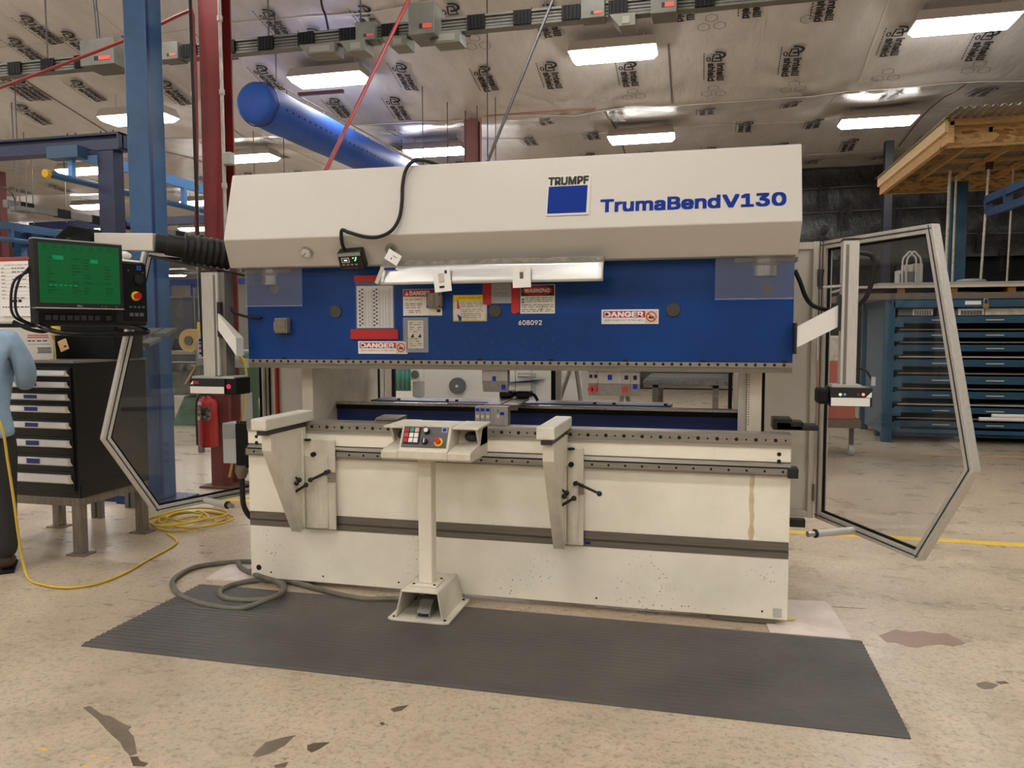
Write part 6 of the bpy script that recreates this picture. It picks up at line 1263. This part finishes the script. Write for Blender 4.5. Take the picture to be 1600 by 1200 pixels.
# papers and boxes in the open top bay
for px0, px1, lb, m in ((1398, 1420, 'row of grey folders in the top bay of the rack', INKG), (1420, 1452, 'striped pale carton in the top bay of the rack, left', PAPERO), (1490, 1530, 'white carton with dark print in the top bay of the rack', PAPER), (1531, 1600, 'long white carton in the top bay at the right edge', PAPERO)):
    a, b = Y(px0, 493, yr+.3), Y(px1, 481, yr+.3); t2 = T('carton', lb, 'box', ((a.x+b.x)/2, yr+.3, zf(494)), 'cartons in the rack')
    MB().box(a.x, b.x, yr+.1, yr+.8, zf(494)+.012, zf(482)).o('carton_body', m, t2, bevel=.004)
    if px0 in (1420, 1490):
        q = MB()
        for k in range(7): x = a.x+(b.x-a.x)*(.1+.12*k); q.box(x, x+(.02 if px0 == 1420 else .035), yr+.099, yr+.1, zf(492), zf(485))
        q.o('carton_print', INKG, t2, kind='stuff')
a, b = Y(1508, 476, yr-.005), Y(1533, 470, yr-.005); MB().box(a.x, b.x, yr-.006, yr, a.z, b.z).o('white_label', PAPER, t)
c = Y(1540, 472, yr-.01); t2 = T('padlock', 'small brass padlock hanging on the top rail of the blue rack', 'lock', (c.x, yr-.02, c.z-.07)); MB().box(c.x-.035, c.x+.035, yr-.04, yr-.01, c.z-.09, c.z-.02).o('body', mat('brass', (150, 118, 70), .4, .6), t2, bevel=.006); MB().tube(catmull([(c.x-.025, yr-.025, c.z-.03), (c.x-.02, yr-.025, c.z+.04), (c.x+.02, yr-.025, c.z+.04), (c.x+.025, yr-.025, c.z-.03)]), .007, 7).o('shackle', BRIGHT, t2)
# sheets on timber blocks on top of the rack
zt = zf(467); a = Y(1335, 455, yr+.1)
S1 = mat('sheet_stack_brown', (104, 94, 82), .5); S2 = mat('sheet_pale', (188, 182, 170), .4, .2)
one(MB().box(xl-.55, xr, yr+.05, yr+1.5, zt, zf(457)), 'sheet_stack', S1, 'dull brown stack of sheets lying on the blue rack', 'sheets')
for k, px in enumerate((1408, 1490, 1581)):
    c = Y(px, 455, yr+.1); one(MB().box(c.x-.05, c.x+.05, yr+.1, yr+1.4, zf(457)+.001, zf(449)), 'timber_block', mat('timber_orange', (176, 124, 66), .7), ('short timber block under the pale sheets, seen through the guard door', 'short timber block under the pale sheets right of the guard door', 'short timber block under the pale sheets at the right edge')[k], 'block')
one(MB().box(xl-.5, xr, yr, yr+1.5, zf(449)+.001, zf(445)), 'sheet_stack', S2, 'pale sheet metal stack on timber blocks, lower', 'sheets'); one(MB().box(xl-.1, xr, yr+.02, yr+1.5, zf(445)+.001, zf(440.5)), 'sheet_stack', mat('sheet_grey', (160, 154, 144), .4, .2), 'thin grey sheet pack on top of the rack', 'sheets')
c = Y(1525, 438, yr+.3); one(MB().ell((c.x, yr+.5, zf(440.5)+.036), .2, .15, .035, 16, 6), 'coiled_strap', GREYL, 'low grey coiled strap on the sheet pack by the white pole', 'strap')
# lifting magnet with two hoops on the sheets
a, b = Y(1402, 441, yr+.3), Y(1443, 412, yr+.3); t = T('lifting_frame', 'pale lifting frame with two arched hoops on the rack top', 'frame', ((a.x+b.x)/2, yr+.4, zf(440.5)+.002)); z0 = zf(440.5)+.002; PF = mat('pale_frame', (190, 186, 178), .5)
w_ = b.x-a.x
for (u0, u1, h_) in ((0, .25, .7), (.25, .62, 1.0), (.62, 1.0, 1.05)): MB().box(a.x+w_*u0+.005, a.x+w_*u1-.005, yr+.3, yr+.5, z0, z0+.27*h_).o('frame_block', PF, t, bevel=.004)
MB().box(a.x+w_*.55-.06, a.x+w_*.55+.06, yr+.295, yr+.3, z0+.02, z0+.17).o('dark_slot', INKG, t); MB().box(a.x+.03, a.x+.09, yr+.295, yr+.3, z0+.02, z0+.14).o('dark_slot', INKG, t)
for (u0, u1) in ((.18, .70), (.34, .88)): 
    xa, xb = a.x+w_*u0, a.x+w_*u1; MB().tube(catmull([(xa, yr+.28, z0), (xa, yr+.28, z0+.32), (xa+.05, yr+.28, z0+.41), ((xa+xb)/2, yr+.28, z0+.45), (xb-.05, yr+.28, z0+.41), (xb, yr+.28, z0+.32), (xb, yr+.28, z0)]), .013, 8).o('hoop', PF, t)
# white tubes on the lower sheets of the rack
for k, (px, lb) in enumerate(((1530, 'longer white tube lying in the blue rack near the bottom'), (1550, 'shorter white tube above the other in the blue rack'))):
    c = Y(px, 652-4*k, yr-.05); one(MB().cyl((c.x, yr-.04, zf(653-5.5*k)), (xr-.5, yr-.03, zf(653-5.5*k)), .026, n=10), 'white_tube', PAPER, lb, 'tube')
# orange-red cart behind the guard hinge
a, b = Y(1293, 560, 6.2), Y(1336, 655, 6.2); t = T('red_cart', 'faded red cart behind the right laser guard', 'cart', ((a.x+b.x)/2, 6.5, 0))
RC = mat('faded_red', (176, 84, 68), .55); MB().box(a.x-.1, b.x, 6.2, 6.9, Y(1310, 655, 6.2).z, Y(1310, 566, 6.2).z).o('tray', RC, t, bevel=.01); MB().box(a.x-.1, b.x+.06, 6.15, 6.9, Y(1310, 668, 6.2).z, Y(1310, 655, 6.2).z).o('shelf', mat('brown_shelf', (104, 84, 66), .6), t)
for x in (a.x, b.x-.03): c = MB().cyl((x, 6.25, .1), (x, 6.25, Y(1310, 667, 6.2).z), .03, n=8).o('leg', GREYM, t); MB().cyl((x-.03, 6.25, .07), (x+.03, 6.25, .07), .07, n=14).o('caster', GREYL, c)
MB().box(a.x-.05, b.x-.02, 6.3, 6.8, Y(1310, 566, 6.2).z, Y(1310, 525, 6.2).z).o('pale_load', PAPERO, t, bevel=.02)
# blue and thin posts
for px, yy, w_, m, nm, lb in ((1497, 9.6, .24, BLUEK, 'blue_post', 'blue post under the wooden loft, behind the rack'), (1386, 13.0, .16, mat('dark_blue_post', (26, 29, 42), .5), 'dark_post', 'dark bluish post behind the rack under the loft corner')):
    c = Y(px, 380, yy); t = T(nm, lb, 'post', (c.x, yy, 0)); MB().box(c.x-w_/2, c.x+w_/2, yy, yy+.2, 0, 3.95 if yy < 10 else 5.4).o('shaft', m, t, bevel=.006); MB().box(c.x-w_, c.x+w_, yy-.1, yy+.3, 0, .02).o('base_plate', m, t)
for p, q, yy, r, lb in (((1483, 306), (1477, 440), 8.9, .022, 'white pole left of the blue post behind the rack'), ((1493, 310), (1488, 440), 9.4, .018, 'grey pole touching the left of the blue post'), ((1544, 284), (1532, 440), 8.4, .017, 'white pole in front of the dark opening, under the loft'), ((1582, 300), (1573, 440), 8.9, .013, 'thin white pole near the right edge')):
    a, b = Y(*p, yy), Y(*q, yy+.15); a.z = 4.0 if yy > 8.5 else 3.9; one(MB().cyl((b.x, b.y, zf(440.5)), a, r, n=10), 'white_pole', PAPERO, lb, 'pole')
# wooden loft seen from below
zl = 4.0; A = Z(1377, 304, zl); Bc = Z(1376, 288, zl+.19)
yf = A.y; xw = A.x; yn = Z(1478, 193, zl+.3).y; xe = 12.2
t = T('wooden_loft', 'open pine and strand board loft roof at the upper right', 'loft', ((xw+xe)/2, (yf+yn)/2, zl))
def osb_beam(x0, x1, y, nm): 
    b = MB().box(x0, x1, y, y+.03, zl+.03, zl+.25).o(nm, OSB, t); MB().box(x0, x1, y-.02, y+.05, zl, zl+.035).o('lower_flange', WOOD, b); MB().box(x0, x1, y-.02, y+.05, zl+.245, zl+.275).o('upper_flange', WOOD, b)
osb_beam(xw, xe, yf, 'edge_beam')
yn2 = Z(1468, 232, zl).y; xn2 = Z(1468, 232, zl).x; osb_beam(xn2, xe, yn2, 'centre_beam')
yn = Z(1478, 190, zl+.27).y; MB().box(xw+.0, xe, yn, yn+.045, zl+.22, zl+.3).o('outer_board', WOOD, t)
MB().box(xw-.02, xw+.05, yn, yf+.05, zl+.0, zl+.27).o('side_board', WOOD, t); MB().box(xw-.06, xw-.02, yn, yf+.05, zl+.14, zl+.3).o('side_trim', mat('pale_pine', (224, 196, 150), .6), t)
k = 0; x = xw+.55
while x < xe:
    MB().box(x, x+.045, yn2 if x > xn2 else yn, yf, zl+.18, zl+.27).o('rafter', WOOD, t); x += .62
ys_ = np.linspace(yn2, yf, 6)
x = xw+.05
while x < xe-.6:
    for y in ys_[1:-1]: MB().box(x+.0, x+.57, y, y+.04, zl+.215, zl+.275).o('blocking', WOOD, t)
    x += .62
m = MB(); N = int((xe-xw+.6)/.024); xs_ = [xw-.1+.024*k for k in range(N)]
m.v = [(x, y, zl+.30+.014*(1 if (k//2) % 2 else -1)) for k, x in enumerate(xs_) for y in (yn-.55, yf+.1)]; m.f = [(2*k, 2*k+1, 2*k+3, 2*k+2) for k in range(N-1)]; m.sm = [False]*(N-1)
o = m.o('corrugated_sheet', CORR, t); so = o.modifiers.new('thick', 'SOLIDIFY'); so.thickness = .003
MB().cyl((Y(1545, 284, 8.4).x, 8.4, 3.9), (Y(1545, 284, 8.4).x, 8.4, 4.0), .05, n=10).o('pole_bracket', mat('rust_bracket', (70, 30, 26), .6), t)
# blue truss at the right edge
a0 = Y(1543, 312, 7.6); b0 = Y(1606, 284, 6.2); a1 = Y(1545, 333, 7.6); b1 = Y(1606, 312, 6.2)
t = T('blue_truss', 'blue ladder truss at the right edge below the loft', 'truss', tuple(a0)); m = mat('truss_blue', (26, 62, 104), .45)
dv = (b0-a0); b0 = a0+dv*2.2; b1 = a1+(b1-a1)*2.2
MB().bar(a0, b0, .07, .1).o('upper_chord', m, t); MB().bar(a1, b1, .07, .1).o('lower_chord', m, t)
for k in range(5): u = k/4*.96; MB().bar(a1.lerp(b1, u), a0.lerp(b0, u), .08, .08).o('web_post', m, t)
# ================================================================ WORKER at the left edge
def skin(name, verts, edges, m, par, lv=2, root=0):
    me = bpy.data.meshes.new(name); off = ORG[par.name]; me.from_pydata([tuple(Vector(v[0])-off) for v in verts], edges, []); o = bpy.data.objects.new(name, me); COL.objects.link(o); o.parent = par
    md = o.modifiers.new('skin', 'SKIN'); md.use_smooth_shade = True
    for i, sv in enumerate(me.skin_vertices[0].data): r = verts[i][1]; sv.radius = (r if isinstance(r, tuple) else (r, r)); sv.use_root = (i == root)
    s = o.modifiers.new('sub', 'SUBSURF'); s.levels = lv; s.render_levels = lv; me.materials.append(m); ORG[o.name] = off; return o
pc = Z(-14, 893, 0); wx, wy = pc.x, pc.y
t = T('person', 'person in a light blue long shirt, dark trousers and boots, back to the viewer', 'person', (wx, wy, 0))
PA = math.radians(42); W = lambda a, b, c: (wx+a*math.cos(PA)-b*math.sin(PA), wy+a*math.sin(PA)+b*math.cos(PA), c)
body = [(W(0, 0, .98), (.11, .08)), (W(0, .005, 1.18), (.11, .08)), (W(0, .0, 1.42), (.12, .08)), (W(0, .0, 1.56), (.07, .06)), (W(0, .012, 1.66), (.058, .058)), (W(0, .03, 1.76), (.072, .09)), (W(0, .025, 1.86), (.075, .088)),
        (W(.16, -.005, 1.52), .045), (W(.243, -.012, 1.34), .04), (W(.248, .04, 1.245), .036), (W(.20, .24, 1.27), .034), (W(.16, .33, 1.30), (.038, .022)),
        (W(-.16, -.005, 1.52), .045), (W(-.262, .0, 1.34), .04), (W(-.262, .05, 1.245), .036), (W(-.15, .26, 1.27), .034), (W(-.11, .34, 1.3), (.038, .022)),
        (W(.10, 0, .9), .07), (W(.095, .0, .52), .058), (W(.09, -.04, .12), .042), (W(.09, .1, .05), (.045, .03)), (W(-.10, 0, .9), .07), (W(-.12, .02, .52), .062), (W(-.125, .0, .12), .042), (W(-.13, .14, .05), (.045, .03))]
ed = [(0, 1), (1, 2), (2, 3), (3, 4), (4, 5), (5, 6), (2, 7), (7, 8), (8, 9), (9, 10), (10, 11), (2, 12), (12, 13), (13, 14), (14, 15), (15, 16), (0, 17), (17, 18), (18, 19), (19, 20), (0, 21), (21, 22), (22, 23), (23, 24)]
skin('body', body, ed, SKIN, t)
fg = []; fe = []
for sx in (1, -1):
    bx_, by_ = (.16, .33) if sx > 0 else (-.11, .34)
    for k in range(5):
        o_ = (k-1.5)*.02 if k < 4 else 0; L = (.085, .095, .09, .07, .06)[k]; i = len(fg); dz = o_ if k < 4 else .03
        if k < 4: P3 = [W(bx_, by_+.02, 1.30-dz), W(bx_-sx*.005, by_+.02+L*.5, 1.305-dz), W(bx_-sx*.03, by_+.02+L*.85, 1.295-dz)]
        else: P3 = [W(bx_-sx*.01, by_-.02, 1.325), W(bx_-sx*.045, by_+.01, 1.345), W(bx_-sx*.055, by_+.045, 1.345)]
        fg += [(P3[0], .0095), (P3[1], .0088), (P3[2], .0075)]; fe += [(i, i+1), (i+1, i+2)]
for k in range(10):
    skin('finger', fg[3*k:3*k+3], [(0, 1), (1, 2)], SKIN, t, 1)
shirt = [(W(0, -.005, .885), (.21, .165)), (W(0, -.005, .94), (.21, .16)), (W(0, -.005, 1.08), (.19, .13)), (W(0, -.005, 1.25), (.185, .13)), (W(0, -.008, 1.44), (.20, .13)), (W(0, -.004, 1.565), (.115, .095)), (W(0, .004, 1.625), (.07, .07)),
         (W(.175, -.01, 1.535), .083), (W(.238, -.018, 1.40), .075), (W(.252, -.005, 1.29), .07), (W(.24, .09, 1.235), .058), (W(.19, .28, 1.275), .046),
         (W(-.175, -.01, 1.535), .083), (W(-.262, -.01, 1.40), .072), (W(-.27, .0, 1.29), .066), (W(-.245, .1, 1.235), .056), (W(-.16, .24, 1.262), .046)]
se = [(0, 1), (1, 2), (2, 3), (3, 4), (4, 5), (5, 6), (4, 7), (7, 8), (8, 9), (9, 10), (10, 11), (4, 12), (12, 13), (13, 14), (14, 15), (15, 16)]
skin('shirt', shirt, se, SHIRT, t, 2, 3)
skin('trousers', [(W(0, 0, 1.06), (.16, .11)), (W(0, 0, 1.0), (.17, .12)), (W(.09, 0, .88), .112), (W(.09, .0, .52), .082), (W(.09, -.03, .075), .078), (W(-.10, 0, .88), .112), (W(-.115, .02, .52), .085), (W(-.122, .0, .075), .08)], [(0, 1), (1, 2), (2, 3), (3, 4), (1, 5), (5, 6), (6, 7)], PANTS, t)
for sx, yy in ((.09, -.03), (-.125, .0)):
    b = skin('boot', [(W(sx, yy-.045, .062), (.05, .055)), (W(sx, yy+.04, .06), (.052, .05)), (W(sx*1.04, yy+.15, .042), (.05, .036)), (W(sx*1.04, yy+.2, .036), (.036, .026))], [(0, 1), (1, 2), (2, 3)], BOOT, t)
    MB().hexa([W(sx-.052, yy-.09, 0), W(sx+.052, yy-.09, 0), W(sx+.052, yy+.22, 0), W(sx-.052, yy+.22, 0)], [W(sx-.052, yy-.09, .018), W(sx+.052, yy-.09, .018), W(sx+.052, yy+.22, .018), W(sx-.052, yy+.22, .018)]).o('boot_sole', BLACKM, t, bevel=.01)
MB().ell(W(0, .012, 1.845), .09, .09, .098, 18, 12).o('hair', HAIR, t)
for s in (-1, 1):
    MB().ell(W(s*.079, .03, 1.79), .016, .018, .032, 10, 7).o('ear', SKIN, t); MB().ell(W(s*.032, .113, 1.81), .010, .010, .008, 10, 7).o('eye', WHITE, t)
MB().ell(W(0, .13, 1.785), .016, .018, .022, 10, 7).o('nose', SKIN, t); MB().ell(W(0, .115, 1.748), .018, .012, .007, 10, 7).o('mouth', mat('lip', (150, 86, 78), .5), t)
MB().ell((wx, wy-.005, 1.635), .075, .075, .03, 16, 7).o('shirt_collar', SHIRT, t)
